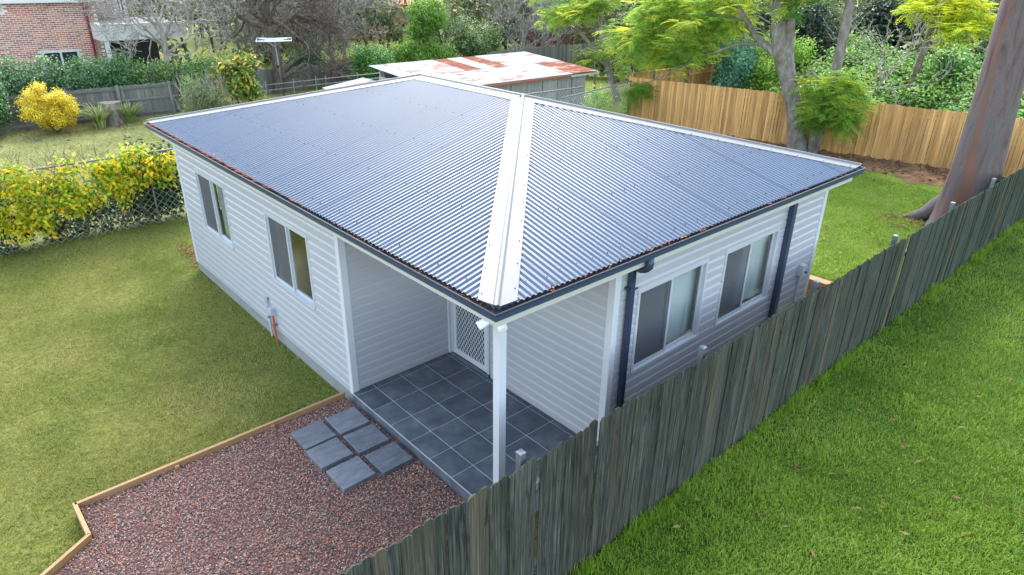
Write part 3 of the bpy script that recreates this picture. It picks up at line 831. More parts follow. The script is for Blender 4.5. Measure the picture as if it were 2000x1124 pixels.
def ring(off, z): return [(-off, -off, z), (W_ + off, -off, z), (W_ + off, D_ + off, z), (-off, D_ + off, z)]


def ring_sweep(prof, name, mat, parent, closed=True, names=None):
    """mitred profile (offset,z) round the eaves: four objects"""
    res = []
    for s in range(4):
        v = []
        for o, z in prof:
            rr = ring(o, z); v += [rr[s], rr[(s + 1) % 4]]
        n = len(prof); f = []
        rng = range(n) if closed else range(n - 1)
        for i in rng:
            j = (i + 1) % n
            f.append((2 * i, 2 * i + 1, 2 * j + 1, 2 * j))
        res.append(MB().add(v, f).build(name, mat, parent))
    return res


ring_sweep([(0.232, 2.60), (0.25, 2.60), (0.25, 2.80), (0.232, 2.80)], 'fascia', MAT['fascia'], house)
gprof = [(0.252, 2.80), (0.252, 2.735), (0.262, 2.722), (0.345, 2.722), (0.352, 2.727), (0.352, 2.737), (0.357, 2.742), (0.357, 2.778), (0.364, 2.786), (0.370, 2.808), (0.366, 2.8145), (0.356, 2.812),
         (0.356, 2.808), (0.364, 2.806), (0.358, 2.788), (0.352, 2.780), (0.352, 2.744), (0.346, 2.738), (0.343, 2.727), (0.264, 2.727), (0.257, 2.737), (0.257, 2.80)]
gutters = ring_sweep(gprof, 'gutter', MAT['gutter'], house)
ring_sweep([(0.258, 2.783), (0.353, 2.783)], 'gutter_silt', MAT['mulch'], house, False)

# corrugated roof
OV, ZE, TP = 0.322, 2.832, 0.2524
PIT, AMP = 0.0762, 0.0098
HALF = W_ / 2 + OV
roof = MB().box(-0.1, W_ + 0.1, -0.1, D_ + 0.1, 2.662, 2.70).build('roof', MAT['dark'], house)
roof['label'] = 'navy corrugated steel hip roof'


def face(org, sdir, tdir, L):
    org = np.array(org, float); sdir = np.array(sdir, float); tdir = np.array(tdir, float)
    ns = int(math.ceil(L / 0.762))
    for k in range(ns):
        s0, s1 = k * 0.762, min((k + 1) * 0.762 + 0.02, L)
        if k == ns - 1: s1 = L
        s = np.linspace(s0, s1, int(round((s1 - s0) / PIT * 12)) + 1)
        tm = np.minimum(np.minimum(s, L - s), HALF)
        tm = np.maximum(tm - 0.02, 0.0)
        zc = AMP * np.cos(2 * math.pi * s / PIT) + (0.0022 if k % 2 else 0)
        lo = org + s[:, None] * sdir + zc[:, None] * np.array([0, 0, 1])
        hi = lo + tm[:, None] * (tdir + np.array([0, 0, TP]))
        n = len(s); v = np.vstack([lo, hi]); i = np.arange(n - 1)
        MB().add(v, np.stack([i, i + 1, n + i + 1, n + i], -1)).build('roof_sheet', MAT['steel'], roof, True)


face((-OV, D_ + OV, ZE), (0, -1, 0), (1, 0, 0), D_ + 2 * OV)
face((-OV, -OV, ZE), (1, 0, 0), (0, 1, 0), W_ + 2 * OV)
face((W_ + OV, -OV, ZE), (0, 1, 0), (-1, 0, 0), D_ + 2 * OV)
face((W_ + OV, D_ + OV, ZE), (-1, 0, 0), (0, -1, 0), W_ + 2 * OV)
ZR = ZE + HALF * TP
APN, APF = np.array([W_ / 2, W_ / 2, ZR]), np.array([W_ / 2, D_ - W_ / 2, ZR])
nL, nR, nF, nB = [np.array(v) / math.sqrt(1 + TP * TP) for v in ((-TP, 0, 1), (0, -TP, 1), (TP, 0, 1), (0, TP, 1))]
CAPS = [(np.array([-OV, -OV, ZE]), APN, nL, nR, 'hip_cap'), (np.array([-OV, D_ + OV, ZE]), APF, nB, nL, 'hip_cap'),
        (np.array([W_ + OV, -OV, ZE]), APN, nR, nF, 'hip_cap'), (np.array([W_ + OV, D_ + OV, ZE]), APF, nF, nB, 'hip_cap'), (APN, APF, nL, nF, 'ridge_cap')]
screws = MB()


def screw(p, n, r=0.0075):
    p = np.array(p); t = np.cross(n, (1, 0.3, 0)); t /= np.linalg.norm(t); u = np.cross(n, t)
    a = np.arange(6) * math.pi / 3
    c = p + r * (np.cos(a)[:, None] * t + np.sin(a)[:, None] * u)
    screws.add(np.vstack([c, c * 0.4 + p * 0.6 + n * 0.011, [p + n * 0.013]]), [(i, (i + 1) % 6, 6 + (i + 1) % 6, 6 + i) for i in range(6)])
    screws.add(np.vstack([c * 0.4 + p * 0.6 + n * 0.011]), [(0, 1, 2, 3), (0, 3, 4, 5)])


for A, B, n1, n2, nm in CAPS:
    d = (B - A) / np.linalg.norm(B - A)
    v = []; prof = []
    up = (n1 + n2); up /= np.linalg.norm(up)
    a1 = np.cross(n1, d); a1 *= 1 if a1 @ (n1 - up) > 0 else -1
    a2 = np.cross(n2, d); a2 *= 1 if a2 @ (n2 - up) > 0 else -1
    a1 /= np.linalg.norm(a1); a2 /= np.linalg.norm(a2)
    H = 0.016
    prof = [a1 * 0.185 + n1 * 0.004, a1 * 0.183 + n1 * (H - 0.002), a1 * 0.178 + n1 * H, a1 * 0.032 + n1 * (H + 0.004)]
    for q in range(7):
        th = math.pi * (0.08 + 0.84 * q / 6)
        side = (a1 - a2); side /= np.linalg.norm(side)
        prof.append(up * (H + 0.004 + 0.024 * math.sin(th)) + side * 0.026 * math.cos(th))
    prof += [a2 * 0.032 + n2 * (H + 0.004), a2 * 0.178 + n2 * H, a2 * 0.183 + n2 * (H - 0.002), a2 * 0.185 + n2 * 0.004]
    prof = np.array(prof); n = len(prof)
    A2 = A - d * 0.0; B2 = B + d * (0.02 if nm == 'hip_cap' else 0.0)
    vA, vB = A2 + prof, B2 + prof
    if nm == 'hip_cap':      # plumb cut along the two gutters, mitre at the apex
        for i in range(n):
            for (ax, val, s) in ((0, A[0], np.sign(A[0])), (1, A[1], np.sign(A[1]))):
                pass
            # slide along d until the point is level with the sheet ends
            ox = (A[0] - vA[i][0]) / d[0]; oy = (A[1] - vA[i][1]) / d[1]
            vA[i] = vA[i] + d * max(ox, oy, 0.0)
        kx = 1
        for i in range(n):
            if i > n // 2 - 1 and i < n // 2 + 1: continue
    f = [(i, i + 1, n + i + 1, n + i) for i in range(n - 1)]
    MB().add(np.vstack([vA, vB]), f).add(vA, [(0, i, i + 1) for i in range(1, n - 1)]).build(nm, MAT['cap'], roof)
    L = np.linalg.norm(B - A)
    for q in np.arange(0.25, L - 0.1, 0.42):
        screw(A + d * q + a1 * 0.150 + n1 * 0.0165, n1); screw(A + d * (q + 0.1) + a2 * 0.150 + n2 * 0.0165, n2)
for (org, sd, td, L, nn) in (((-OV, D_ + OV, ZE), (0, -1, 0), (1, 0, 0), D_ + 2 * OV, nL), ((-OV, -OV, ZE), (1, 0, 0), (0, 1, 0), W_ + 2 * OV, nR)):
    org, sd, td = map(lambda q: np.array(q, float), (org, sd, td))
    for t in (0.16, 1.05, 1.95, 2.85, 3.55):
        for k in range(1, int(L / PIT)):
            s = k * PIT
            if k % 3 != (0 if t > 0.5 else 1) or t > min(s, L - s) - 0.25: continue
            screw(org + sd * s + td * (t + random.uniform(-0.03, 0.03)) + np.array([0, 0, TP * t + AMP]), nn)
screws.build('roof_screws', MAT['dark'], roof, kind='stuff')

# downpipes, meter boxes and conduits
dp = MB()
path = [(1.925, -0.305, 2.73)]
path += [(1.925, -0.305, 2.60)] + [(1.925 + 0.02 * q, -0.305 + 0.22 * q, 2.60 - 0.055 * math.sin(math.pi * min(1, q * 0.9)) - 0.02 * q) for q in (0.15, 0.3, 0.5, 0.7, 0.85)]
path += [(1.95, -0.068, 2.53), (1.955, -0.066, 2.3), (1.955, -0.066, -0.2)]
dp.tube(path, 0.045, 16); dpo = dp.build('round_downpipe', MAT['gutter'], house, True)
MB().box(1.885, 1.91, -0.075, -0.016, 2.24, 2.27).box(1.885, 2.02, -0.116, -0.114, 2.24, 2.27).build('pipe_clip', MAT['gutter'], dpo)
MB().tube([(1.925, -0.305, 2.64), (1.925, -0.305, 2.655)], 0.05, 16).build('pipe_joint', MAT['gutter'], dpo)
MB().box(5.655, 5.755, -0.10, -0.022, -0.2, 2.72).build('square_downpipe', MAT['gutter'], house)
mbx = MB().box(6.40, 6.53, -0.10, -0.017, 1.09, 1.28).build('isolator_box', MAT['grey_plastic'], house)
MB().tube([(6.47, -0.035, -0.15), (6.47, -0.035, 1.09)], 0.0125, 8).build('conduit', MAT['grey_plastic'], mbx)
MB().tube([(6.5, -0.10, 1.15), (6.5, -0.125, 1.15)], 0.016, 8).build('knob', MAT['dark'], mbx)
jb = MB().box(-0.105, -0.017, 5.70, 5.80, 0.27, 0.40).build('junction_box', MAT['grey_plastic'], house)
MB().tube([(-0.062, 5.745, -0.24), (-0.062, 5.745, 0.27)], 0.019, 10).build('orange_conduit', MAT['orange_pipe'], jb)
MB().box(-0.09, -0.017, 5.713, 5.777, 0.06, 0.085).build('conduit_saddle', MAT['galv'], jb)
cv = MB().tube([(-0.045, 5.97, -0.24), (-0.045, 5.97, 0.43)], 0.016, 10).build('vent_conduit', MAT['grey_plastic'], house)
MB().tube([(-0.055, 5.97, 0.43), (-0.055, 5.97, 0.52)], [0.036, 0.038], 12).build('conduit_head', MAT['grey_plastic'], cv)
MB().box(-0.07, -0.017, 5.945, 5.995, 0.12, 0.145).build('conduit_saddle', MAT['galv'], cv)

# porch floor: tiles with recessed grout
patio = MB().box(-0.030, PC - 0.02, -0.05, PD - 0.02, -0.4, -0.002).build('porch_floor', MAT['grout'], None, kind='structure')
TX = [-0.036, 0.299, 0.749, 1.199, 1.649, PC - 0.02]
TY = [PD - 0.018, 3.086] + [3.086 - 0.45 * j for j in range(1, 7)] + [-0.05]
cache = {}
for i in range(5):
    for j in range(len(TY) - 1):
        w, h = TX[i + 1] - TX[i] - 0.009, TY[j] - TY[j + 1] - 0.009
        key = (round(w, 3), round(h, 3))
        if key not in cache: cache[key] = MB().box(-w / 2, w / 2, -h / 2, h / 2, -0.0015, 0.0015).mesh('floor_tile', MAT['tile'])
        piece('floor_tile', cache[key], patio, ((TX[i] + TX[i + 1]) / 2, (TY[j] + TY[j + 1]) / 2, random.uniform(-0.0006, 0.0006)))
for j in range(len(TY) - 1):
    MB().box(-0.040, -0.0305, TY[j + 1] + 0.002, TY[j] - 0.002, -0.26, -0.0125).build('riser_tile', MAT['tile'], patio)
MB().box(-0.0425, -0.0365, -0.05, PD - 0.02, -0.011, 0.0015).build('edge_trim', MAT['alu'], patio)

# ------------------------------------------------------------------ pavers, timber edging, retaining wall
pv = [((-0.35, 2.80), 'dark square paver in the row nearest the porch, beside the timber edging'), ((-0.85, 2.82), 'dark square paver in the outer row, beside the timber edging'),
      ((-0.36, 2.29), 'dark square paver with a small wet spot, middle of the row nearest the porch'), ((-0.87, 2.34), 'dark square paver with pale scratches, middle of the outer row'),
      ((-0.34, 1.76), 'dark square paver at the fence end of the row nearest the porch'), ((-0.85, 1.82), 'dark square paver at the fence end of the outer row')]
for k, ((x, y), lab) in enumerate(pv):
    q = MB(); h = 0.222
    b = 0.006
    v = [(-h, -h, -0.04), (h, -h, -0.04), (h, h, -0.04), (-h, h, -0.04), (-h, -h, 0.034), (h, -h, 0.034), (h, h, 0.034), (-h, h, 0.034), (-h + b, -h + b, 0.04), (h - b, -h + b, 0.04), (h - b, h - b, 0.04), (-h + b, h - b, 0.04)]
    q.add(v, [(0, 3, 2, 1), (0, 1, 5, 4), (1, 2, 6, 5), (2, 3, 7, 6), (3, 0, 4, 7), (4, 5, 9, 8), (5, 6, 10, 9), (6, 7, 11, 10), (7, 4, 8, 11), (8, 9, 10, 11)])
    o = q.build('stepping_paver', MAT['paver']); o.location = (x, y, -0.135); o.rotation_euler = (random.uniform(-0.008, 0.008), random.uniform(-0.008, 0.008), random.uniform(-0.03, 0.03))
    tag(o, lab, 'paver', 'stepping pavers on the gravel')
ed = thing('timber_edging', (-3.5, 3.42, -0.2), 'low pine timber edging between lawn and gravel', 'edging')
for (a, b) in (((-0.06, 3.415), (-3.535, 3.415)), ((-3.535, 3.44), (-3.525, 2.80)), ((-3.515, 2.80), (-4.02, 2.49)), ((-4.02, 2.49), (-6.0, 1.22))):
    MB().obox(a, b, 0.042, -0.3, -0.085).build('edging_plank', MAT['pine'], ed)
for (x, y) in ((-2.45, 3.375), (-1.2, 3.375)):
    MB().box(x, x + 0.05, y - 0.02, y + 0.02, -0.3, -0.115).build('edging_peg', MAT['pine'], ed)
rw = thing('sleeper_wall', (8.45, 3, 0), 'low pine sleeper retaining wall along the edge of the back lawn', 'retaining wall')
for k in range(2):
    MB().box(8.36, 8.47, -0.85, 11.2, -0.25 + k * 0.205, -0.05 + k * 0.205).build('sleeper', MAT['pine'], rw)
MB().box(8.32, 8.52, -0.85, 11.2, 0.158, 0.262).build('capping_sleeper', MAT['pine'], rw)

peb = MB()
for k in range(46):
    (x, y), _ = pv[k % 6]
    c = np.array([x + random.uniform(-0.2, 0.2), y + random.choice((-1, 1)) * random.uniform(0.1, 0.2), -0.090]); r = random.uniform(0.005, 0.009)
    peb.add(c + (oct_ + RNG.normal(0, 0.2, (6, 3))) * r, ff)
tag(peb.build('stray_pebbles', MAT['gravel'], None, False, kind='stuff'), 'stray pebbles kicked onto the dark pavers', 'gravel')

# ------------------------------------------------------------------ near paling fence (two metres of posts apart), y = -0.95
NF = thing('mossy_paling_fence', (5, -0.95, -0.2), 'long dark mossy timber paling fence between cottage and verge', 'fence')


def paling_mesh(w, t, h, clip, mat, name='paling', jag=0.0):
    c = clip
    pr = [(-w / 2, 0), (w / 2, 0), (w / 2, h - c * random.uniform(0.7, 1.2)), (w / 2 - c * random.uniform(0.8, 1.3), h), (-w / 2 + c * random.uniform(0.8, 1.3), h + random.uniform(-jag, jag)), (-w / 2, h - c * random.uniform(0.7, 1.2))]
    n = len(pr)
    v = [(x, -t / 2, z) for x, z in pr] + [(x, t / 2, z) for x, z in pr]
    f3 = [(0, i, i + 1) for i in range(1, n - 1)] + [(n, n + i + 1, n + i) for i in range(1, n - 1)]
    f4 = [(i, (i + 1) % n, n + (i + 1) % n, n + i)[::-1] for i in range(n)]
    return MB().add(v, f3).add(v, f4).mesh(name, mat)


PM = [paling_mesh(0.1105 + random.uniform(-0.002, 0.0015), 0.016, 1.86, 0.030, MAT['paling'], jag=0.006) for _ in range(14)]
x = -3.6; k = 0
while x < 19.3:
    pit = 0.1135
    x += pit
    if -0.40 < x < -0.30: x += 0.028                     # one open joint next to a post
    zb = -0.28 + 0.0148 * min(max(x, -6), 17)
    top = 1.615 + 0.012 * math.sin(x * 1.9) + random.uniform(-0.010, 0.010)
    me = random.choice(PM)
    piece('paling', me, NF, (x, -0.955 + random.choice((0, 0.007, -0.007)) + random.uniform(-0.003, 0.003), zb), (random.uniform(-0.006, 0.006), random.uniform(-0.0013, 0.0013), random.uniform(-0.035, 0.035)), (1, 1, (top - zb) / 1.86))
for zz in (0.15, 1.20):
    MB().box(-4, 19.4, -0.935, -0.89, zz, zz + 0.075).build('rail', MAT['grey_wood'], NF)
for px_ in (-3.3, -0.48, 2.36, 5.13, 7.9, 10.6, 13.1, 15.8, 18.5):
    q = MB().box(px_ - 0.032, px_ + 0.032, -0.885, -0.821, -0.4, 1.648)
    po = q.build('fence_post', MAT['galv'], NF)
    MB().add([(px_ + a * 0.036, -0.853 + b * 0.036, z) for z, s in ((1.648, 1), (1.663, 1)) for a, b in ((-1, -1), (1, -1), (1, 1), (-1, 1))] + [(px_ + a * 0.02, -0.853 + b * 0.02, 1.674) for a, b in ((-1, -1), (1, -1), (1, 1), (-1, 1))],
             [(0, 1, 5, 4), (1, 2, 6, 5), (2, 3, 7, 6), (3, 0, 4, 7), (4, 5, 9, 8), (5, 6, 10, 9), (6, 7, 11, 10), (7, 4, 8, 11), (8, 9, 10, 11)]).build('post_cap', MAT['galv'], po)

# ------------------------------------------------------------------ new tan fence at the back of the lawn
def lapped_fence(name, A, B, zb, h, label, mat, pitch, posts=None, postmat='galv', far_side=1, w=0.094):
    A = np.array(A, float); B = np.array(B, float); L = np.linalg.norm(B - A); d = (B - A) / L; nrm = np.array([-d[1], d[0]]) * far_side
    root = thing(name, (*((A + B) / 2), zb), label, 'fence')
    ang = math.atan2(d[1], d[0])
    ms = [paling_mesh(w, 0.014, h, 0.001, mat) for _ in range(5)]
    s = 0.0; k = 0
    while s < L:
        off = random.uniform(0, 0.012)
        q = A + d * s + nrm * off
        piece('paling', random.choice(ms), root, (*q, zb - 0.03 + float(gz(*q)) * 0), (0, 0, ang + random.uniform(-0.02, 0.02)), (random.uniform(0.9, 1.08), 1, (h + random.uniform(-0.008, 0.012)) / h))
        s += pitch * random.uniform(0.93, 1.07); k += 1
    for zz in (0.25, 0.95, h - 0.32):
        a_, b_ = A + nrm * 0.05, B + nrm * 0.05
        MB().obox(a_, b_, 0.04, zb + zz, zb + zz + 0.07).build('rail', mat, root)
    for s in (posts or []):
        q = A + d * s + nrm * 0.10
        MB().box(q[0] - 0.03, q[0] + 0.03, q[1] - 0.03, q[1] + 0.03, zb - 0.2, zb + h + 0.06).build('fence_post', MAT[postmat], root)
    return root


lapped_fence('tan_paling_fence', (17.12, 12.26), (19.92, -1.0), 0.2, 1.74, 'new tan timber paling fence behind the back lawn', MAT['tan'], 0.101, [1.0, 3.4, 5.8, 8.2, 10.6, 13.0], far_side=1)
rt = lapped_fence('tan_return_fence', (17.2, 12.36), (22.6, 12.2), 0.2, 1.80, 'tan timber fence running away behind the teal shrub with square metal posts', MAT['tan'], 0.101, [1.3, 3.5], far_side=-1)
for k in range(1): MB().obox((17.2, 12.31), (22.6, 12.15), 0.09, 2.005, 2.03).build('capping_rail', MAT['pine'], rt)

# grey weathered fences further off
def grey_fence(A, B, zb, h, label, posts, w=0.14, name='grey_paling_fence'):
    A = np.array(A, float); B = np.array(B, float); L = np.linalg.norm(B - A); d = (B - A) / L; nrm = np.array([d[1], -d[0]])   # nrm towards the viewer
    root = thing(name, (*((A + B) / 2), zb), label, 'fence')
    ms = [paling_mesh(w, 0.014, h, 0.003, MAT['grey_wood'], jag=0.02) for _ in range(6)]
    ang = math.atan2(d[1], d[0]); s = 0.0
    while s < L:
        q = A + d * s
        piece('paling', random.choice(ms), root, (*q, zb + random.uniform(-0.03, 0.01)), (0, random.uniform(-0.008, 0.008), ang)); s += w * random.uniform(0.96, 1.08)
    if posts:
        for zz in (0.12, h * 0.52, h - 0.16):
            MB().obox(A + nrm * 0.045, B + nrm * 0.045, 0.045, zb + zz, zb + zz + 0.085).build('rail', MAT['grey_wood'], root)
        for s in posts:
            q = A + d * s + nrm * 0.10
            MB().obox(q - d * 0.055, q + d * 0.055, 0.08, zb - 0.1, zb + h + 0.03).build('fence_post', MAT['grey_wood'], root)
    return root


grey_fence((-4.5, 27.0), (5.2, 27.0), -0.2, 1.29, 'weathered grey paling fence behind the yellow bush and stump', [2.2, 4.6, 7.45, 9.42])
MB2 = grey_fence((9.5, 29.3), (16.5, 29.3), -0.2, 1.15, 'shaded grey paling fence behind the bare dark tree', None)
grey_fence((20.5, 24.4), (31.0, 24.4), 0.0, 1.55, 'plain grey paling fence beyond the rusty shed', None, 0.16)
RF = thing('red_paling_fence', (33, 32, 0), 'reddish brown timber fence far beyond the shed', 'fence')
ms = [paling_mesh(0.2, 0.02, 1.7, 0.004, M('red_paling', [(0.12, 0.05, 0.035), (0.22, 0.10, 0.07)], (20, 20, 2), 5, 0.85, tint=0.2)) for _ in range(4)]
for i in range(34): piece('paling', random.choice(ms), RF, (30.0 + i * 0.205, 32, 0.0))

# ------------------------------------------------------------------ chain link fences
MAT['wire'] = M('chain_wire', [(0.30, 0.32, 0.33), (0.42, 0.44, 0.45)], 9, 3, 0.5, 0.4, metallic=0.3)
MAT['pipe'] = M('old_pipe', [(0.09, 0.085, 0.08), (0.17, 0.165, 0.16), (0.22, 0.2, 0.18)], 6, 5, 0.6, 0.4, metallic=0.2)


def chain_fence(A, B, zb, zt, posts, label, group=None, cell=0.085, strut=None):
    A = np.array(A, float); B = np.array(B, float); L = np.linalg.norm(B - A); d = (B - A) / L
    root = thing('chain_link_fence', (*((A + B) / 2), zb), label, 'fence', group)
    MB().tube([(*A, zt), (*(A * 0.67 + B * 0.33), zt - 0.012), (*(A * 0.33 + B * 0.67), zt - 0.012), (*B, zt)], 0.024, 8).build('top_rail', MAT['pipe'], root, True)
    for s in posts:
        q = A + d * s
        MB().tube([(*q, zb - 0.1), (*q, zt)], 0.024, 8).build('fence_post', MAT['pipe'], root, True)
    w = MB(); h = zt - 0.03 - zb; n = int(h / cell)
    nrm = np.array([-d[1], d[0]]); r = 0.0045
    zz = zb + 0.02 + np.arange(n + 1) * (h - 0.02) / n
    for k in range(int(L / cell)):
        u = (k + 0.5) * cell + np.where(np.arange(n + 1) % 2 == 0, -0.5, 0.5) * cell * (1 if k % 2 else -1)
        path = np.column_stack([A[0] + d[0] * u + nrm[0] * 0.028, A[1] + d[1] * u + nrm[1] * 0.028, zz])
        v = np.concatenate([path + np.append(d * r, 0), path - np.append(d * r, 0), path + np.append(nrm * r * 1.5, 0)])
        m_ = n + 1; i = np.arange(n)
        f = np.concatenate([np.stack([i + a_ * m_, i + 1 + a_ * m_, i + 1 + b_ * m_, i + b_ * m_], -1) for a_, b_ in ((0, 1), (1, 2), (2, 0))])
        w.add(v, f)
    w.build('wire_mesh', MAT['wire'], root)
    return root


chain_fence((-6.2, 12.98), (2.2, 12.98), -0.2, 1.56, [0.6, 3.4, 6.42, 8.3], 'chain link fence hung with yellowing vine beyond the side lawn')
chain_fence((12.3, 11.2), (17.05, 12.18), 0.1, 1.78, [0.02, 4.8], 'chain link fence joining the end of the tan timber fence', cell=0.09)
chain_fence((9.6, 12.75), (14.7, 12.45), -0.1, 1.75, [0.2, 2.6, 5.05], 'chain link fence in front of the grey shed wall', cell=0.09)
pf = thing('pipe_rail_fence', (12, 25.6, -0.2), 'double pipe rail fence in front of the shaded grey fence', 'fence')
for zz in (0.55, 0.78): MB().tube([(8.2, 25.9, zz - 0.05), (12, 25.8, zz), (17.5, 25.6, zz + 0.05)], 0.022, 7).build('rail', MAT['pipe'], pf, True)
for xx in (8.6, 9.9, 11.0, 11.5, 13.2, 15.0, 16.8): MB().tube([(xx, 25.83, -0.25), (xx + 0.02, 25.83, 0.9)], 0.02, 7).build('post', MAT['pipe'], pf, True)

# ------------------------------------------------------------------ rusty shed
shed = thing('rusty_shed', (12.7, 15.4, -0.1), 'old shed with rust streaked corrugated iron roof and grey corrugated walls', 'shed')


def corr_sheet(name, mat, parent, org, u, v, lu, lv, pitch, amp, nrm, per=8):
    """sheet corrugated along u (ribs run along v)"""
    org, u, v, nrm = [np.array(q, float) for q in (org, u, v, nrm)]
    s = np.linspace(0, lu, max(2, int(round(lu / pitch * per)) + 1))
    a = org + s[:, None] * u + (amp * np.cos(2 * math.pi * s / pitch))[:, None] * nrm
    vv = np.vstack([a, a + v * lv]); n = len(s); i = np.arange(n - 1)
    return MB().add(vv, np.stack([i, i + 1, n + i + 1, n + i], -1)).build(name, mat, parent, True)


RX0, RX1, RY0, RY1 = 8.9, 16.42, 13.32, 17.42
sv_ = np.array([0, RY1 - RY0, 0.31]); ln = np.linalg.norm(sv_); sv_ /= ln; nn = np.array([0, -sv_[2], sv_[1]])
nsh = 11; sw = (RX1 - RX0) / nsh
rustset = {(4, 1): 'rust', (6, 1): 'rust', (9, 0): 'rust', (10, 0): 'rust', (8, 0): 'zinc'}
for k in range(nsh):
    for c in range(2):
        corr_sheet('roof_sheet', MAT[rustset.get((k, c), 'zinc')], shed, np.array([RX0 + k * sw, RY0, 2.08]) + sv_ * (c * ln / 2 - (0.06 if c else 0)) + nn * (0.012 * c + 0.004 * (k % 2)), (1, 0, 0), sv_, sw + 0.04, ln / 2 + 0.06, 0.0762, 0.012, nn)
nw = 9; ww_ = (16.1 - 9.2) / nw
for k in range(nw):
    corr_sheet('wall_sheet', MAT['fibro'], shed, (9.2 + k * ww_, 13.62 + 0.006 * (k % 2), -0.25), (1, 0, 0), (0, 0, 1), ww_ + 0.03, 2.30, 0.146, 0.026, (0, -1, 0))
MB().box(9.2, 9.24, 13.65, 17.2, -0.25, 2.05).build('side_wall', MAT['fibro'], shed)
MB().box(16.06, 16.10, 13.65, 17.2, -0.25, 2.05).build('side_wall', MAT['fibro'], shed)
MB().box(9.24, 16.06, 17.16, 17.2, -0.25, 2.30).build('rear_wall', MAT['fibro'], shed)
MB().box(8.95, 16.40, 13.40, 13.45, 1.97, 2.055).build('fascia_board', MAT['rusty_metal'], shed)
MB().box(9.0, 14.9, 13.27, 13.39, 1.985, 2.05).build('gutter', MAT['rusty_metal'], shed)
MB().box(15.0, 16.5, 13.33, 13.385, 1.96, 2.03).build('barge_end', MAT['fascia'], shed)
for xx in (9.3, 11): MB().tube([(xx, 17.0, -0.25), (xx, 17.0, 2.3)], 0.04, 6).build('post', MAT['grey_wood'], shed)
lt = thing('lean_to', (8.1, 16, -0.2), 'low rusty iron lean-to roof left of the shed, behind the ridge', 'lean-to')
u_ = np.array([8.93 - 7.30, 0, 0.20]); lu_ = np.linalg.norm(u_); u_ /= lu_
for k in range(4):
    corr_sheet('roof_sheet', MAT['zinc'] if k != 3 else MAT['rust'] if False else MAT['zinc'], lt, np.array([7.3, 14.6 + k * 0.8, 1.75]), (0, 1, 0), u_, 0.83, lu_, 0.0762, 0.01, (-0.12, 0, 0.99))
for yy in (14.7, 17.7): MB().box(7.36, 7.44, yy - 0.04, yy + 0.04, -0.25, 1.74).build('post', MAT['grey_wood'], lt)
MB().box(7.32, 7.36, 14.6, 17.8, 1.66, 1.735).build('edge_beam', MAT['rusty_metal'], lt)

# ------------------------------------------------------------------ brick house
bh = thing('brick_house', (2, 35, -0.2), 'two storey red brick house at the left edge', 'house')
YB = 33.0
MB().box(-9, 4.15, YB + 0.02, YB + 10, -0.3, 4.05).build('main_wall', MAT['mortar'], bh)
mw = bpy.data.objects[bh.children[0].name]
bm_ = MB().box(-0.109, 0.109, -0.008, 0.012, -0.032, 0.032).mesh('brick', MAT['brick'])
cnt = 0; rest = MB()
win = [(1.62, 3.05, 0.9, 1.96), (-1.4, 0.62, 3.6, 4.2)]
cand = []
r = 0; z = 1.25
while z < 4.0:
    xx = 4.15 - 0.12 - (0.12 if r % 2 else 0)
    while xx > -3.0:
        if not any(a - 0.1 < xx < b + 0.1 and c - 0.03 < z < dd + 0.03 for a, b, c, dd in win): cand.append((xx, z))
        xx -= 0.24
    z += 0.086; r += 1
cand.sort(key=lambda q: abs(q[0] - 2.6) + abs(q[1] - 2.9) * 1.2)
for i, (xx, z) in enumerate(cand):
    if i < 300: piece('brick', bm_, mw, (xx, YB + 0.02 - 0.005, z))
    else: rest.box(xx - 0.109, xx + 0.109, YB + 0.007, YB + 0.03, z - 0.032, z + 0.032)
rest.build('upper_bricks', MAT['brick'], mw, kind='stuff')
def house_window(x0, x1, z0, z1, y, parent):
    f = MB().box(x0, x1, y - 0.03, y + 0.03, z1 - 0.06, z1).box(x0, x1, y - 0.05, y + 0.03, z0, z0 + 0.06).box(x0, x0 + 0.05, y - 0.03, y + 0.03, z0 + 0.06, z1 - 0.06).box(x1 - 0.05, x1, y - 0.03, y + 0.03, z0 + 0.06, z1 - 0.06).box((x0 + x1) / 2 - 0.04, (x0 + x1) / 2 + 0.04, y - 0.03, y + 0.03, z0 + 0.06, z1 - 0.06).build('window', MAT['render'], parent)
    MB().box(x0 + 0.05, x1 - 0.05, y + 0.005, y + 0.012, z0 + 0.06, z1 - 0.06).build('pane', MAT['pane_far'], f)
mt, nt, b_, o_ = base_mat('far_pane'); b_.inputs['Base Color'].default_value = (0.02, 0.024, 0.03, 1); b_.inputs['Roughness'].default_value = 0.08; MAT['pane_far'] = mt
house_window(1.64, 3.03, 0.9, 1.95, YB - 0.02, bh); house_window(-1.4, 0.61, 3.62, 3.94, YB - 0.02, bh)
MB().box(1.55, 3.12, YB - 0.04, YB + 0.01, 1.955, 2.0).build('lintel', MAT['render'], bh)
MB().box(3.66, 3.75, YB - 0.10, YB - 0.01, 0.4, 3.95).build('downpipe', MAT['maroon'], bh)
MB().box(-9.3, 4.5, YB - 0.35, YB + 10.3, 3.96, 4.16).build('eave', MAT['render'], bh)
MB().add([(-9.3, YB - 0.35, 4.16), (4.5, YB - 0.35, 4.16), (4.5, YB + 10.3, 4.16), (-9.3, YB + 10.3, 4.16), (-4, YB + 5, 6.4), (-0.5, YB + 5, 6.4)], [(0, 1, 5, 4), (2, 3, 4, 5)]).add([(4.5, YB - 0.35, 4.16), (4.5, YB + 10.3, 4.16), (-0.5, YB + 5, 6.4), (-9.3, YB + 10.3, 4.16), (-9.3, YB - 0.35, 4.16), (-4, YB + 5, 6.4)], [(0, 1, 2), (3, 4, 5)]).build('roof', MAT['roof_tile'], bh)
wg = MB().box(4.15, 6.46, 37.02, 43, -0.3, 6.2).build('wing_wall', MAT['mortar'], bh)
rest = MB(); z = 2.6; r = 0
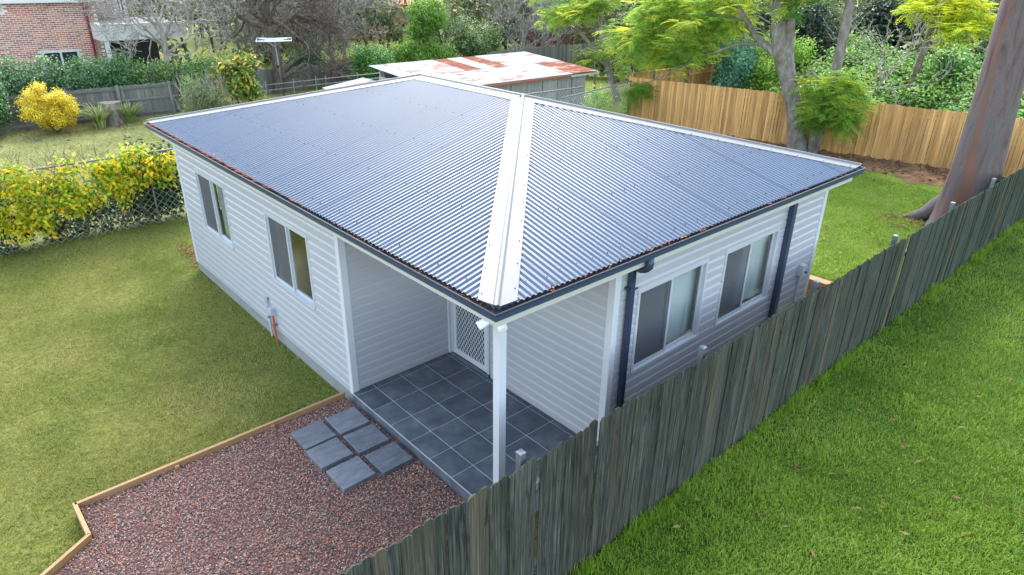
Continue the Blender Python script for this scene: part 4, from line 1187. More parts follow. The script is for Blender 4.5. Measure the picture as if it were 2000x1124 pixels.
while z < 5.2:
    xx = 6.46 - 0.12 - (0.12 if r % 2 else 0)
    while xx > 4.2:
        if not (5.95 < xx < 6.36 and z > 3.25): rest.box(xx - 0.109, xx + 0.109, 37.008, 37.03, z - 0.032, z + 0.032)
        xx -= 0.24
    z += 0.086; r += 1
rest.build('wing_bricks', MAT['brick'], wg, kind='stuff')
house_window(6.0, 6.33, 3.28, 4.6, 36.99, bh)
MB().box(4.0, 6.8, 36.4, 43.2, 6.2, 6.4).build('wing_eave', MAT['render'], bh)
MB().box(3.76, 7.4, 31.45, 31.62, 2.40, 3.10).box(3.76, 3.93, 31.62, 33.0, 2.40, 3.10).build('verandah_beam', MAT['render'], bh)
MB().box(3.93, 7.4, 31.62, 37.0, 2.95, 3.02).build('verandah_roof', MAT['roof_grey'], bh)
MB().box(3.88, 4.06, 31.5, 31.62, -0.2, 2.40).build('verandah_post', MAT['render'], bh)
MB().box(4.2, 7.4, 36.4, 36.5, -0.2, 2.9).build('verandah_shade_panel', MAT['dark'], bh)  # near-black panel: deep shade of the verandah opening put into its colour

# far buildings between the trees
def far_house(name, x, y, w, d, h, rh, wall_m, roof_m, label, rot=0):
    o = thing(name, (x, y, 0), label, 'house'); o.rotation_euler.z = rot
    def p_(mb, nm, mt): return mb.build(nm, mt, None)
    a = MB().box(-w / 2, w / 2, -d / 2, d / 2, -1, h).build('wall', wall_m); a.parent = o
    e = 0.4
    v = [(-w / 2 - e, -d / 2 - e, h), (w / 2 + e, -d / 2 - e, h), (w / 2 + e, d / 2 + e, h), (-w / 2 - e, d / 2 + e, h), (-w / 2 - e, 0, h + rh), (w / 2 + e, 0, h + rh)]
    b = MB().add(v, [(0, 1, 5, 4), (2, 3, 4, 5)]).add(v, [(1, 2, 5), (3, 0, 4)]).build('roof', roof_m); b.parent = o
    for k in (-0.25, 0.2):
        f = MB().box(w * k - 0.5, w * k + 0.5, -d / 2 - 0.03, -d / 2 + 0.02, 0.9, 1.8).build('window', MAT['render']); f.parent = o
        g = MB().box(w * k - 0.44, w * k + 0.44, -d / 2 - 0.04, -d / 2 - 0.035, 0.96, 1.74).build('pane', MAT['pane_far']); g.parent = f
    return o


far_house('far_cottage', 41.5, 40, 6, 6, 1.6, 1.1, MAT['blue_wall'], MAT['zinc'], 'pale blue house with grey roof seen between the slim trees')
far_house('far_brick_house', 27.5, 52, 8, 7, 2.6, 1.4, MAT['brick'], MAT['roof_tile'], 'brick house with terracotta roof behind the bare thicket')

# ------------------------------------------------------------------ clothes line, stump
hl = thing('clothes_line', (10.14, 27.5, -0.2), 'rotary clothes line with white arms beside the bare dark tree', 'clothes line')
MB().tube([(10.14, 27.5, -0.25), (10.0, 27.5, 2.40)], 0.032, 8).build('pole', MAT['galv'], hl, True)
MB().box(9.96, 10.05, 27.45, 27.55, 1.2, 1.32).build('crank_box', MAT['dark'], hl)
c0 = np.array([9.99, 27.5, 2.40]); tips = []
for k in range(4):
    a = math.radians(20 + 90 * k); t_ = c0 + np.array([math.cos(a) * 1.08, math.sin(a) * 1.08, 0.06]); tips.append(t_)
    MB().tube([c0, t_], 0.024, 7).build('arm', MAT['white_plastic'], hl, True)
    MB().tube([c0 + (t_ - c0) * 0.5, c0 - np.array([0, 0, 0.28])], 0.012, 6).build('strut', MAT['galv'], hl)
for q in (0.3, 0.5, 0.7, 0.85, 1.0):
    for k in range(4):
        a_, b_ = c0 + (tips[k] - c0) * q, c0 + (tips[(k + 1) % 4] - c0) * q
        MB().tube([a_, (a_ + b_) / 2 - np.array([0, 0, 0.02]), b_], 0.008 if q < 1 else 0.016, 5).build('line', MAT['white_plastic'], hl)
st = thing('tree_stump', (2.45, 26.2, -0.2), 'cut tree stump between two strappy clumps', 'stump')
ang = np.linspace(0, 2 * math.pi, 19)[:-1]
rings = []
for z, r in ((-0.25, 0.48), (0.0, 0.42), (0.3, 0.38), (0.62, 0.37)):
    rr = r * (1 + 0.10 * np.sin(ang * 3 + 1) + 0.06 * np.sin(ang * 7)); rings.append(np.column_stack([2.45 + rr * np.cos(ang), 26.25 + rr * np.sin(ang), np.full(18, z)]))
v = np.vstack(rings); i = np.arange(3)[:, None] * 18; j = np.arange(18)[None]; k2 = (j + 1) % 18
MB().add(v, np.stack([i + j, i + k2, i + 18 + k2, i + 18 + j], -1).reshape(-1, 4)).build('stump_side', MAT['bark_grey'], st, True)
MB().add(np.vstack([rings[3] * [1, 1, 0] + [0, 0, 0.621], [[2.45, 26.25, 0.63]]]), [(q, (q + 1) % 18, 18) for q in range(18)]).build('cut_face', MAT['stump'], st)


# ------------------------------------------------------------------ vegetation
def unit(v): return v / (np.linalg.norm(v, axis=-1, keepdims=True) + 1e-9)


def blob_points(blobs, n, shell=0.5, zmin=None):
    """n points spread through ellipsoid blobs (x,y,z,rx,ry,rz); returns p, outward dir, blob index"""
    B = np.array(blobs, float); wgt = (B[:, 3] * B[:, 4] * B[:, 5]) ** 0.75; wgt /= wgt.sum()
    k = RNG.choice(len(B), n, p=wgt)
    d = unit(RNG.normal(0, 1, (n, 3)))
    r = shell + (1 - shell) * RNG.uniform(0, 1, n) ** 0.6
    p = B[k, :3] + d * B[k, 3:6] * r[:, None]
    if zmin is not None:
        ok = p[:, 2] > zmin; p, d, k = p[ok], d[ok], k[ok]
    return p, d, k


def clumped(p, d, m, spread):
    """turn n points into n*m leaf points in little clumps"""
    n = len(p)
    q = np.repeat(p, m, 0) + RNG.normal(0, spread, (n * m, 3)); return q, np.repeat(d, m, 0), np.repeat(np.arange(n), m)


def leaf_cloud(mb, blobs, n, L, w, m=5, spread=0.08, shell=0.45, up=0.5, droop=0.0, zmin=None, vlo=0.0, vhi=1.0, jit=0.25, topbias=0.0):
    p, d, k = blob_points(blobs, n, shell, zmin)
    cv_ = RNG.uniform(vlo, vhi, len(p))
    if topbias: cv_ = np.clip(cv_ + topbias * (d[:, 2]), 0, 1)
    q, dd, idx = clumped(p, d, m, spread)
    N_ = len(q)
    nrm = unit(dd * 0.7 + np.array([0, 0, up]) + RNG.normal(0, 0.45, (N_, 3)))
    ax = unit(RNG.normal(0, 1, (N_, 3)) + dd * 0.6 - np.array([0, 0, droop]))
    ax = unit(ax - nrm * np.sum(ax * nrm, 1, keepdims=True) * 0.8)
    va_ = np.clip(cv_[idx] + RNG.uniform(-jit, jit, N_), 0.001, 0.999)
    mb.leaves(q, ax, nrm, L * RNG.uniform(0.65, 1.25, N_), w * RNG.uniform(0.7, 1.25, N_), va_)
    return mb


def limb(mb, P0, P1, r0, r1, wob=0.08, n=6, sides=8, sag=0.0):
    P0 = np.array(P0, float); P1 = np.array(P1, float); t = np.linspace(0, 1, n)[:, None]
    L = np.linalg.norm(P1 - P0)
    path = P0 + (P1 - P0) * t
    j = RNG.normal(0, wob * L / n, (n, 3)); j[0] = 0; j[-1] = 0
    path += np.cumsum(j, 0) * (1 - t) * 1.0 + np.array([0, 0, -sag]) * (4 * t * (1 - t))
    mb.tube(path, r0 + (r1 - r0) * t[:, 0], sides, False)
    return path


def grow(mb, p, d, L, r, depth, spread=0.7, up=0.1, kids=(2, 3), shrink=0.72, wob=0.25, sides=5, rmin=0.004, tips=None):
    """recursive bare branching"""
    n = 4 if depth > 1 else 3
    pts = [np.array(p, float)]; dd = np.array(d, float)
    for i in range(n):
        dd = unit(dd + RNG.normal(0, wob * 0.5, 3) + np.array([0, 0, up * 0.3])); pts.append(pts[-1] + dd * L / n)
    r1 = max(r * 0.62, rmin)
    mb.tube(pts, np.linspace(r, r1, n + 1), sides if r > 0.02 else 3, False)
    if depth <= 0:
        if tips is not None: tips.append(pts[-1])
        return
    for c in range(random.randint(*kids)):
        j = random.randint(max(1, n - 2), n) if c else n
        nd = unit(dd + RNG.normal(0, spread, 3) + np.array([0, 0, up]))
        grow(mb, pts[j], nd, L * shrink * random.uniform(0.75, 1.2), max(r1 * random.uniform(0.65, 0.9), rmin), depth - 1, spread, up, kids, shrink, wob, sides, rmin, tips)


def bare_tree(name, base, label, mat, trunk, depth, L, r, spread=0.7, up=0.1, kids=(2, 3), extra=(), group=None, rmin=0.006, shrink=0.74):
    t = thing(name, base, label, 'tree', group)
    tb = MB(); tb.tube(trunk, np.linspace(r * 1.25, r * 0.8, len(trunk)), 10, False)
    tb.build('trunk', mat, t, True)
    br = MB()
    top = np.array(trunk[-1], float)
    starts = [(top, unit(top - np.array(trunk[-2], float)))] + [(np.array(a, float), unit(np.array(b, float))) for a, b in extra]
    for p_, d_ in starts:
        for c in range(2):
            grow(br, p_, unit(d_ + RNG.normal(0, spread * 0.7, 3)), L, r * 0.62, depth, spread, up, kids, shrink, 0.3, 6, rmin)
    br.build('branches', mat, t, True)
    return t


def bush(name, base, blobs, n, L, w, mat, label, cat='shrub', group=None, stem=None, fruit=None, **kw):
    t = thing(name, base, label, cat, group)
    fo = leaf_cloud(MB(), blobs, n, L, w, **kw)
    fo.build('foliage', mat, t, False, True)
    sb = MB()
    for q in blobs[:8]:
        limb(sb, (base[0] + random.uniform(-0.1, 0.1), base[1] + random.uniform(-0.1, 0.1), base[2] - 0.05), (q[0], q[1], q[2]), 0.03, 0.01, 0.15, 5, 5)
    sb.build('stem', stem or MAT['bark_dark'], t, True)
    if fruit:
        fb = MB(); p, d, k = blob_points(blobs, fruit, 0.95)
        ok = d[:, 1] < 0.2
        for q in p[ok]:
            r = 0.045; fb.add(q + oct_ * r * [1, 1, 1.5], ff)
        fb.build('fruit', MAT['orange_fruit'], t, kind='stuff')
    return t


def lumps(c, R, n, r0, r1, flat=1.0):
    """n small blobs spread over an ellipsoid so that the outline is uneven"""
    c = np.array(c, float); R = np.array(R, float); out = []
    for _ in range(n):
        d = unit(RNG.normal(0, 1, 3)); q = c + d * R * RNG.uniform(0.25, 1.0)
        r = RNG.uniform(r0, r1); out.append((*q, r, r, r * flat))
    return out


# hedges behind the grey fence
hb = []
for i in range(46):
    x_ = -4.2 + i * 0.175; hb.append((x_, 28.25 + RNG.uniform(-0.25, 0.25), 1.25 + RNG.uniform(-0.12, 0.25), 0.45, 0.6, 0.75 + 0.15 * math.sin(i * 0.9)))
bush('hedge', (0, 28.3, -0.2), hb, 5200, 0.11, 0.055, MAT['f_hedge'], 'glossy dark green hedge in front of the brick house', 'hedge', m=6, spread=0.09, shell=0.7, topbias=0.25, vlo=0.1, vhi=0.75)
hb = []
for i in range(28):
    x_ = 4.0 + i * 0.165; hb.append((x_, 28.35 + RNG.uniform(-0.25, 0.25), 1.05 + RNG.uniform(-0.15, 0.2), 0.4, 0.5, 0.62 + 0.12 * math.sin(i * 1.3)))
h2 = bush('thin_hedge', (6, 28.3, -0.2), hb, 2100, 0.12, 0.06, MAT['f_mandarin'], 'thinner twiggy hedge behind the grey fence, left of the clothes line', 'hedge', m=5, spread=0.11, shell=0.6, topbias=0.25)
tw = MB()
for i in range(60): grow(tw, (4 + random.uniform(0, 4.6), 28.1, 0.5), unit(np.array([random.uniform(-.5, .5), -.3, 1])), 0.6, 0.014, 2, 0.5, 0.3)
tw.build('twigs', MAT['bark_grey'], h2, True, kind='stuff')
bush('left_bush', (-1.5, 26.2, -0.2), lumps((-1.55, 26.1, 0.95), (0.65, 0.5, 1.0), 22, 0.3, 0.5), 2300, 0.10, 0.05, MAT['f_hedge'], 'dark green bush at the left edge beside the yellow bush', m=6, spread=0.08, shell=0.6, topbias=0.25, vlo=0.15, vhi=0.8)
# golden bush
yb = lumps((0.32, 25.8, 0.70), (0.92, 0.65, 0.78), 75, 0.10, 0.27) + lumps((0.75, 25.7, 0.95), (0.4, 0.3, 0.35), 10, 0.1, 0.2)
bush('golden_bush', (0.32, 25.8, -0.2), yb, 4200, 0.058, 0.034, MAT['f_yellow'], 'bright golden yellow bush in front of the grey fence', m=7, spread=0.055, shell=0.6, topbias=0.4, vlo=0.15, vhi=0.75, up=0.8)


def straps(name, base, n, L, label, rad=0.2):
    t = thing(name, base, label, 'plant'); mb_ = MB()
    for i in range(n):
        a = random.uniform(0, 6.28); l = L * random.uniform(0.7, 1.15); e = random.uniform(0.35, 1.0)
        d = np.array([math.cos(a), math.sin(a), 0]); s = np.array([-math.sin(a), math.cos(a), 0]) * 0.02
        p0 = np.array(base) + d * random.uniform(0, rad)
        pts = [p0 + d * l * e * q * q * 0.9 + np.array([0, 0, l * (q - 0.42 * e * q * q * q)]) for q in (0, 0.35, 0.7, 1.0)]
        v = []
        for q, wd in zip(pts, (1, 1, 0.8, 0.1)): v += [q - s * wd, q + s * wd]
        mb_.add(v, [(0, 1, 3, 2), (2, 3, 5, 4), (4, 5, 7, 6)], random.random())
    mb_.build('leaves', MAT['f_strap'], t, False, True)
    MB().tube([np.array(base) - [0, 0, 0.1], np.array(base) + [0, 0, 0.12]], [0.18, 0.08], 8).build('crown_base', MAT['stump'], t)


straps('strappy_clump', (1.85, 25.7, -0.2), 170, 1.05, 'strappy leaved clump between the yellow bush and the stump')
straps('strappy_clump', (3.0, 26.1, -0.2), 170, 0.9, 'strappy leaved clump to the right of the stump')
straps('grass_clump', (11.9, 24.6, -0.2), 120, 1.1, 'tall grassy clump in front of the pipe rail fence')
# shrubs between fence and roof line
bush('rusty_leaf_shrub', (6.6, 23.3, -0.2), lumps((6.6, 23.2, 1.35), (0.95, 0.7, 0.9), 26, 0.22, 0.42), 520, 0.22, 0.10, MAT['f_magnolia'], 'broad leaved shrub with rusty orange leaves, left of the clothes line', m=5, spread=0.13, shell=0.4, topbias=0.1, droop=0.3, stem=MAT['bark_pale'], vhi=0.68, jit=0.3)
o1 = bush('olive_shrub', (4.9, 22.9, -0.2), lumps((4.95, 22.6, 0.95), (0.9, 0.6, 0.75), 22, 0.2, 0.4), 620, 0.12, 0.035, MAT['f_olive'], 'loose olive green shrub at the end of the grey fence', m=5, spread=0.12, shell=0.2, droop=0.2)
tw = MB()
for i in range(40): grow(tw, (4.9 + random.uniform(-.4, .6), 22.9 + random.uniform(-.3, .3), -0.1), unit(np.array([random.uniform(-.6, .6), random.uniform(-.4, .4), 1])), 0.95, 0.014, 2, 0.4, 0.25)
tw.build('twigs', MAT['bark_pale'], o1, True, kind='stuff')
bush('fern_shrub', (5.35, 25.9, -0.2), lumps((5.45, 25.8, 0.55), (0.45, 0.4, 0.8), 14, 0.2, 0.35), 480, 0.14, 0.05, MAT['f_green'], 'light green shrub leaning on the end of the grey fence', m=5, spread=0.1, shell=0.3, droop=0.2)
# trees behind
bare_tree('bare_pale_tree', (5.8, 29.8, -0.2), 'pale bare tree in front of the verandah of the brick house', MAT['bark_pale'], [(5.8, 29.8, -0.3), (5.78, 29.7, 1.2), (5.85, 29.6, 2.4), (5.78, 29.6, 3.1)], 6, 1.35, 0.11, 0.6, 0.10, (2, 3), [((5.82, 29.65, 2.2), (-1, -0.3, 0.25)), ((5.82, 29.65, 1.9), (1, -0.3, 0.15)), ((5.8, 29.6, 2.7), (-0.9, 0.1, 0.8)), ((5.8, 29.6, 2.5), (1, 0.2, 0.6))], rmin=0.011, shrink=0.78)
bare_tree('bare_dark_tree', (10.55, 29.0, -0.2), 'dark trunked bare tree behind the clothes line', MAT['bark_brown'], [(10.55, 29, -0.4), (10.62, 29, 0.9), (10.68, 29, 1.9), (10.40, 29, 3.1), (10.5, 29, 4.0)], 6, 1.5, 0.21, 0.6, 0.06, (2, 3),
          [((10.6, 29, 0.5), (0.75, -0.1, 0.6)), ((10.55, 29, 2.6), (1, -0.2, 0.7)), ((10.5, 29, 2.9), (-1, -0.3, 0.3)), ((10.45, 29, 3.0), (-0.9, 0.2, 0.7)), ((10.5, 29, 3.2), (1, -0.3, 0.0))], rmin=0.011, shrink=0.79)
for (bx, by, lab) in ((14.2, 33.5, 'grey bare thicket tree right of the bare dark tree'), (16.6, 35, 'tallest grey bare tree of the thicket behind the citrus tree'), (18.9, 37.5, 'grey bare thicket tree left of the fresh green tree'), (12.4, 36, 'grey bare thicket tree behind the bare dark tree')):
    bare_tree('thicket_tree', (bx, by, -0.2), lab, MAT['bark_pale'], [(bx, by, -0.3), (bx + 0.1, by, 0.8), (bx, by, 1.6)], 6, 1.45, 0.10, 0.55, 0.22, (2, 3), [((bx, by, 0.9), (0.7, -0.3, 0.8)), ((bx, by, 0.6), (-0.8, -0.2, 0.7)), ((bx, by, 0.7), (0.1, -0.9, 0.6))], 'bare thicket trees', 0.012, 0.78)
bare_tree('bare_branching_tree', (27.5, 29.5, 0.0), 'bare many stemmed tree behind the shed roof', MAT['bark_pale'], [(27.5, 29.5, -0.2), (27.4, 29.5, 0.6), (27.5, 29.5, 1.2)], 6, 1.35, 0.10, 0.55, 0.2, (2, 3), [((27.5, 29.5, 0.7), (0.8, -0.3, 0.7)), ((27.5, 29.5, 0.6), (-0.9, -0.2, 0.7)), ((27.4, 29.5, 0.8), (0.2, -0.9, 0.6))], rmin=0.012, shrink=0.78)
bare_tree('bare_branching_tree', (31.2, 31.5, 0.0), 'bare tree behind the plain grey fence, left of the slim trees', MAT['bark_pale'], [(31.2, 31.5, -0.2), (31.1, 31.5, 0.9), (31.2, 31.5, 1.6)], 6, 1.3, 0.09, 0.55, 0.2, (2, 3), [((31.2, 31.5, 0.7), (0.8, -0.3, 0.7)), ((31.2, 31.5, 0.9), (-0.9, -0.2, 0.7))], rmin=0.012, shrink=0.78)
bush('green_shrub_by_fence', (12.9, 30.0, -0.2), lumps((12.7, 30.0, 0.95), (1.5, 0.6, 0.9), 26, 0.3, 0.55), 1500, 0.12, 0.055, MAT['f_hedge'], 'dark green shrubs above the shaded grey fence', m=5, spread=0.11, shell=0.5, topbias=0.3)
bush('citrus_tree', (15.2, 27.6, -0.2), lumps((15.2, 27.6, 0.85), (1.25, 1.0, 0.95), 44, 0.3, 0.5), 2600, 0.12, 0.055, MAT['f_mandarin'], 'rounded citrus tree with orange fruit left of the shed roof', 'tree', m=6, spread=0.10, shell=0.5, topbias=0.35, vlo=0.1, vhi=0.7, fruit=60)
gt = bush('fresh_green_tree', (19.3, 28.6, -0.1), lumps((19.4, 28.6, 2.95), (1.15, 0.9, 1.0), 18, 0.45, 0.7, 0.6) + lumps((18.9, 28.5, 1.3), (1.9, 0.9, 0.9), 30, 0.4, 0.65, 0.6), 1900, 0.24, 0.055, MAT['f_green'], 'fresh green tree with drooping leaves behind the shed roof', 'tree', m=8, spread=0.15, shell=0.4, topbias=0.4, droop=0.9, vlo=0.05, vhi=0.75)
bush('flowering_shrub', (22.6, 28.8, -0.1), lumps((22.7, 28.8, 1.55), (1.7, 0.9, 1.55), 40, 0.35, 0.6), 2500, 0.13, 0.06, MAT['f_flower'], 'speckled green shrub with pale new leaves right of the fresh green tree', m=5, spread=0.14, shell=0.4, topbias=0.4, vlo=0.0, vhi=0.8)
bush('small_pale_shrub', (25.4, 22.3, 0.1), lumps((25.4, 22.3, 0.95), (0.75, 0.6, 0.8), 14, 0.25, 0.45), 520, 0.16, 0.05, MAT['f_olive'], 'small pale green shrub in front of the plain grey fence', m=5, spread=0.12, shell=0.3)


# jacarandas: feathery fronds
def fronds(mb, p, d, L, vals, K=8, wid=0.32):
    """p: start points, d: directions; every frond is a row of narrow paired pinnae"""
    n = len(p); L = np.broadcast_to(L, (n,))
    d = unit(d); side = unit(np.cross(d, np.array([0, 0, 1.0])) + 1e-4); upv = np.cross(side, d)
    P_, A_, N_, Ls, Ws, Vs = [], [], [], [], [], []
    for k in range(K):
        t = (k + 0.8) / K
        c = p + d * (L * t)[:, None] - np.array([0, 0, 1.0]) * (L * 0.32 * t * t)[:, None]
        for s in (-1, 1):
            ax = unit(side * s + d * 0.55 - np.array([0, 0, 0.25]))
            P_.append(c); A_.append(ax); N_.append(upv + RNG.normal(0, 0.2, (n, 3)))
            Ls.append(L * wid * (1 - 0.75 * abs(t - 0.4)) * RNG.uniform(0.8, 1.2, n)); Ws.append(L * 0.085 * RNG.uniform(0.8, 1.2, n)); Vs.append(np.clip(vals + RNG.uniform(-0.08, 0.08, n), 0.001, 0.999))
    mb.leaves(np.vstack(P_), np.vstack(A_), np.vstack(N_), np.concatenate(Ls), np.concatenate(Ws), np.concatenate(Vs))


def feathery(mb, blobs, n, L, vlo, vhi, K=8, topbias=0.25, per=5, outl=0.5):
    p, d, k = blob_points(blobs, n, 0.25)
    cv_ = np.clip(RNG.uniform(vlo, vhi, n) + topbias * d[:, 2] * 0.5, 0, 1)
    q = np.repeat(p, per, 0) + RNG.normal(0, 0.05, (n * per, 3)); dd = np.repeat(d, per, 0)
    a = RNG.uniform(0, 6.28, n * per)
    hd = np.column_stack([np.cos(a), np.sin(a), RNG.uniform(-0.15, 0.35, n * per)]) + dd * outl
    fronds(mb, q, hd, L * RNG.uniform(0.7, 1.2, n * per), np.repeat(cv_, per) + RNG.uniform(-0.05, 0.05, n * per), K)


def blobs_along(pts, r, n, jit):
    out = []
    pts = [np.array(q, float) for q in pts]
    for _ in range(n):
        i = random.randrange(len(pts) - 1); t = random.random(); c = pts[i] * (1 - t) + pts[i + 1] * t + RNG.normal(0, jit, 3)
        rr = r * random.uniform(0.7, 1.2); out.append((*c, rr, rr, rr * 0.45))
    return out


j1 = thing('jacaranda_tree', (17.98, 5.77, 0.2), 'large jacaranda with lichen grey trunk in front of the tan fence', 'tree')
tb = MB()
tb.tube([(17.98, 5.72, -0.1), (17.98, 5.78, 0.3), (18.0, 5.95, 0.95), (18.0, 6.2, 1.73), (18.0, 6.55, 2.45), (18.0, 6.82, 3.1)], [0.42, 0.33, 0.27, 0.25, 0.26, 0.30], 14, False)
tb.tube([(18.0, 6.75, 2.8), (18.0, 7.05, 3.6), (18.0, 7.2, 4.3), (18.05, 7.3, 5.2), (18.1, 7.5, 6.6)], [0.26, 0.28, 0.25, 0.22, 0.16], 12, False)
tb.tube([(18.0, 6.6, 2.9), (18.05, 6.75, 3.7), (18.1, 6.9, 4.6), (18.2, 7.0, 6.4)], [0.16, 0.15, 0.12, 0.09], 10, False)
tb.build('trunk', MAT['bark_grey'], j1, True)
lb = MB()
for pth, r0, r1 in (([(18.0, 6.75, 3.0), (18.0, 7.3, 3.25), (18.0, 7.95, 3.65), (17.95, 8.3, 4.1), (17.9, 8.9, 4.75), (17.9, 9.6, 5.8)], 0.15, 0.06), ([(18, 7.6, 3.4), (17.8, 8.4, 3.35), (17.6, 9.2, 3.0), (17.4, 10.2, 2.5), (17.2, 11.0, 2.0), (17.1, 11.6, 1.75)], 0.06, 0.012),
                    ([(17.95, 8.3, 4.1), (17.8, 9.2, 4.2), (17.6, 10.4, 4.2), (17.6, 12, 3.9)], 0.05, 0.02), ([(18, 6.4, 2.3), (17.7, 5.6, 2.75), (17.5, 5.2, 2.5), (17.4, 5.1, 1.9)], 0.045, 0.015), ([(18, 6.9, 3.3), (17.6, 7.6, 3.9), (17.5, 8.1, 3.7)], 0.04, 0.01),
                    ([(18.0, 7.1, 3.9), (17.5, 7.7, 4.3), (17.4, 8.1, 4.1)], 0.03, 0.01), ([(18, 7.2, 4.3), (19, 9, 5.2), (19.5, 11, 5.8)], 0.1, 0.03), ([(18, 7.2, 4.4), (18, 5.2, 5.6), (18.2, 3.8, 6.2)], 0.1, 0.03)):
    lb.tube(pth, np.linspace(r0, r1, len(pth)), 8, False)
lb.build('limbs', MAT['bark_grey'], j1, True)
fo = MB()
B1 = blobs_along([(17.9, 8.7, 4.4), (17.7, 10.5, 4.5), (17.7, 12.6, 4.1)], 0.75, 30, 0.45) + blobs_along([(17.8, 9.3, 3.6), (17.6, 11.0, 3.1), (17.6, 12.8, 2.9)], 0.65, 26, 0.40) \
    + blobs_along([(17.8, 12.2, 3.0), (17.7, 13.6, 3.6)], 0.6, 12, 0.4) + blobs_along([(17.9, 7.9, 4.9), (17.9, 6.6, 5.0), (17.9, 5.6, 4.8)], 0.5, 10, 0.3) + blobs_along([(17.5, 8.2, 2.85), (17.5, 8.7, 2.95)], 0.4, 3, 0.15) \
    + blobs_along([(18, 9, 6), (18, 6, 6.5), (19, 11, 6)], 0.9, 22, 0.6)
feathery(fo, B1, 880, 0.48, 0.05, 0.72)
feathery(fo, [(17.0, 11.75, 1.35, 0.5, 0.4, 0.28), (17.0, 11.5, 1.55, 0.4, 0.3, 0.2)], 40, 0.36, 0.05, 0.4)
fo.build('crown', MAT['f_jac'], j1, False, True)

j2 = thing('leaning_jacaranda', (18.2, 5.38, 0.2), 'slimmer jacaranda trunk forking right beside the large jacaranda', 'tree')
tb = MB(); tb.tube([(18.2, 5.42, -0.1), (18.2, 5.34, 0.5), (18.2, 5.22, 1.5), (18.2, 5.15, 2.6), (18.2, 5.13, 3.4), (18.25, 5.16, 4.8), (18.3, 5.2, 6.5)], [0.26, 0.20, 0.17, 0.15, 0.15, 0.14, 0.11], 12, False)
tb.build('trunk', MAT['bark_grey'], j2, True)
lb = MB(); lb.tube([(18.2, 5.2, 1.9), (17.9, 4.8, 2.5), (17.7, 4.3, 2.4), (17.6, 4.0, 2.0)], [0.05, 0.04, 0.025, 0.012], 7, False); lb.tube([(18.2, 5.15, 2.3), (17.9, 5.7, 2.45), (17.8, 6.0, 2.2)], [0.035, 0.025, 0.01], 6, False)
lb.build('limbs', MAT['bark_grey'], j2, True)
fo = MB()
B2 = [(17.7, 4.75, 2.3, 0.75, 0.75, 0.35), (17.6, 4.35, 1.95, 0.7, 0.65, 0.4), (17.6, 5.0, 1.75, 0.6, 0.6, 0.45), (17.55, 4.6, 1.45, 0.5, 0.6, 0.35), (17.6, 5.3, 1.35, 0.35, 0.3, 0.3), (17.6, 4.15, 1.6, 0.45, 0.4, 0.3), (17.7, 5.35, 2.3, 0.5, 0.5, 0.3), (17.8, 4.5, 2.7, 0.5, 0.45, 0.2)]
feathery(fo, B2, 230, 0.42, 0.1, 0.6, topbias=0.35)
feathery(fo, [(18.3, 5.2, 6.2, 1.5, 1.5, 0.8)], 60, 0.45, 0.0, 0.6)
fo.build('crown', MAT['f_jac'], j2, False, True)

j3 = thing('slim_forked_tree', (21.0, 16.3, 0.1), 'slim forked tree with feathery leaves beside the shed corner', 'tree')
tb = MB(); tb.tube([(21, 15.9, -0.1), (21, 16.35, 0.9), (21, 16.85, 1.9), (21, 17.3, 3.0), (21, 17.55, 4.4), (21, 17.6, 6)], [0.17, 0.14, 0.12, 0.10, 0.08, 0.05], 9, False)
tb.tube([(21, 16.6, 1.35), (21, 17.6, 2.2), (21, 18.7, 3.0), (21, 19.5, 3.9), (21, 19.9, 5)], [0.09, 0.08, 0.07, 0.05, 0.03], 8, False)
tb.tube([(21.2, 17.6, 0.0), (21.2, 17.75, 2.2), (21.3, 17.9, 5.0)], [0.05, 0.045, 0.03], 7, False)
tb.build('trunk', MAT['bark_grey'], j3, True)
fo = MB(); feathery(fo, blobs_along([(21, 17.5, 4.2), (21, 20, 4.3), (21, 16.8, 4.6)], 0.8, 16, 0.5) + [(20.8, 16.6, 2.35, 0.7, 0.7, 0.35), (20.8, 17.4, 1.9, 0.6, 0.5, 0.3), (21, 20.3, 3.2, 0.7, 0.8, 0.4), (21, 16.0, 1.55, 0.4, 0.4, 0.3)], 400, 0.45, 0.1, 0.75)
fo.build('crown', MAT['f_jac'], j3, False, True)
j4 = thing('feathery_tree', (22.5, 14.2, 0.2), 'feathery yellow green tree filling the gap behind the tan return fence', 'tree')
tb = MB(); tb.tube([(22.5, 14.2, -0.1), (22.5, 14.3, 2.0), (22.6, 14.5, 6.0)], [0.16, 0.13, 0.07], 8, False); tb.tube([(22.5, 14.5, -0.1), (22.4, 14.9, 2.2)], [0.08, 0.05], 7, False)
tb.build('trunk', MAT['bark_dark'], j4, True)
fo = MB(); feathery(fo, blobs_along([(22, 15.6, 3.6), (22, 13.2, 3.4), (22, 11.6, 4.3)], 0.85, 26, 0.55) + blobs_along([(22, 15.8, 2.1), (22, 13.6, 1.9)], 0.7, 14, 0.35), 720, 0.48, 0.25, 0.95)
fo.build('crown', MAT['f_jac'], j4, False, True)
j5 = thing('yellowing_tree', (24.0, 4.6, 0.2), 'yellowing feathery tree left of the big gum trunk', 'tree')
tb = MB(); tb.tube([(24.0, 4.9, -0.1), (24, 4.8, 2.2), (24, 4.6, 4.2), (24, 4.4, 6)], [0.14, 0.12, 0.1, 0.06], 8, False); tb.build('trunk', MAT['bark_grey'], j5, True)
fo = MB(); feathery(fo, blobs_along([(24, 5.5, 4.5), (24, 4.2, 4.3), (24, 3.1, 3.9)], 0.55, 16, 0.3), 300, 0.42, 0.2, 1.0); fo.build('crown', MAT['f_jac_y'], j5, False, True)

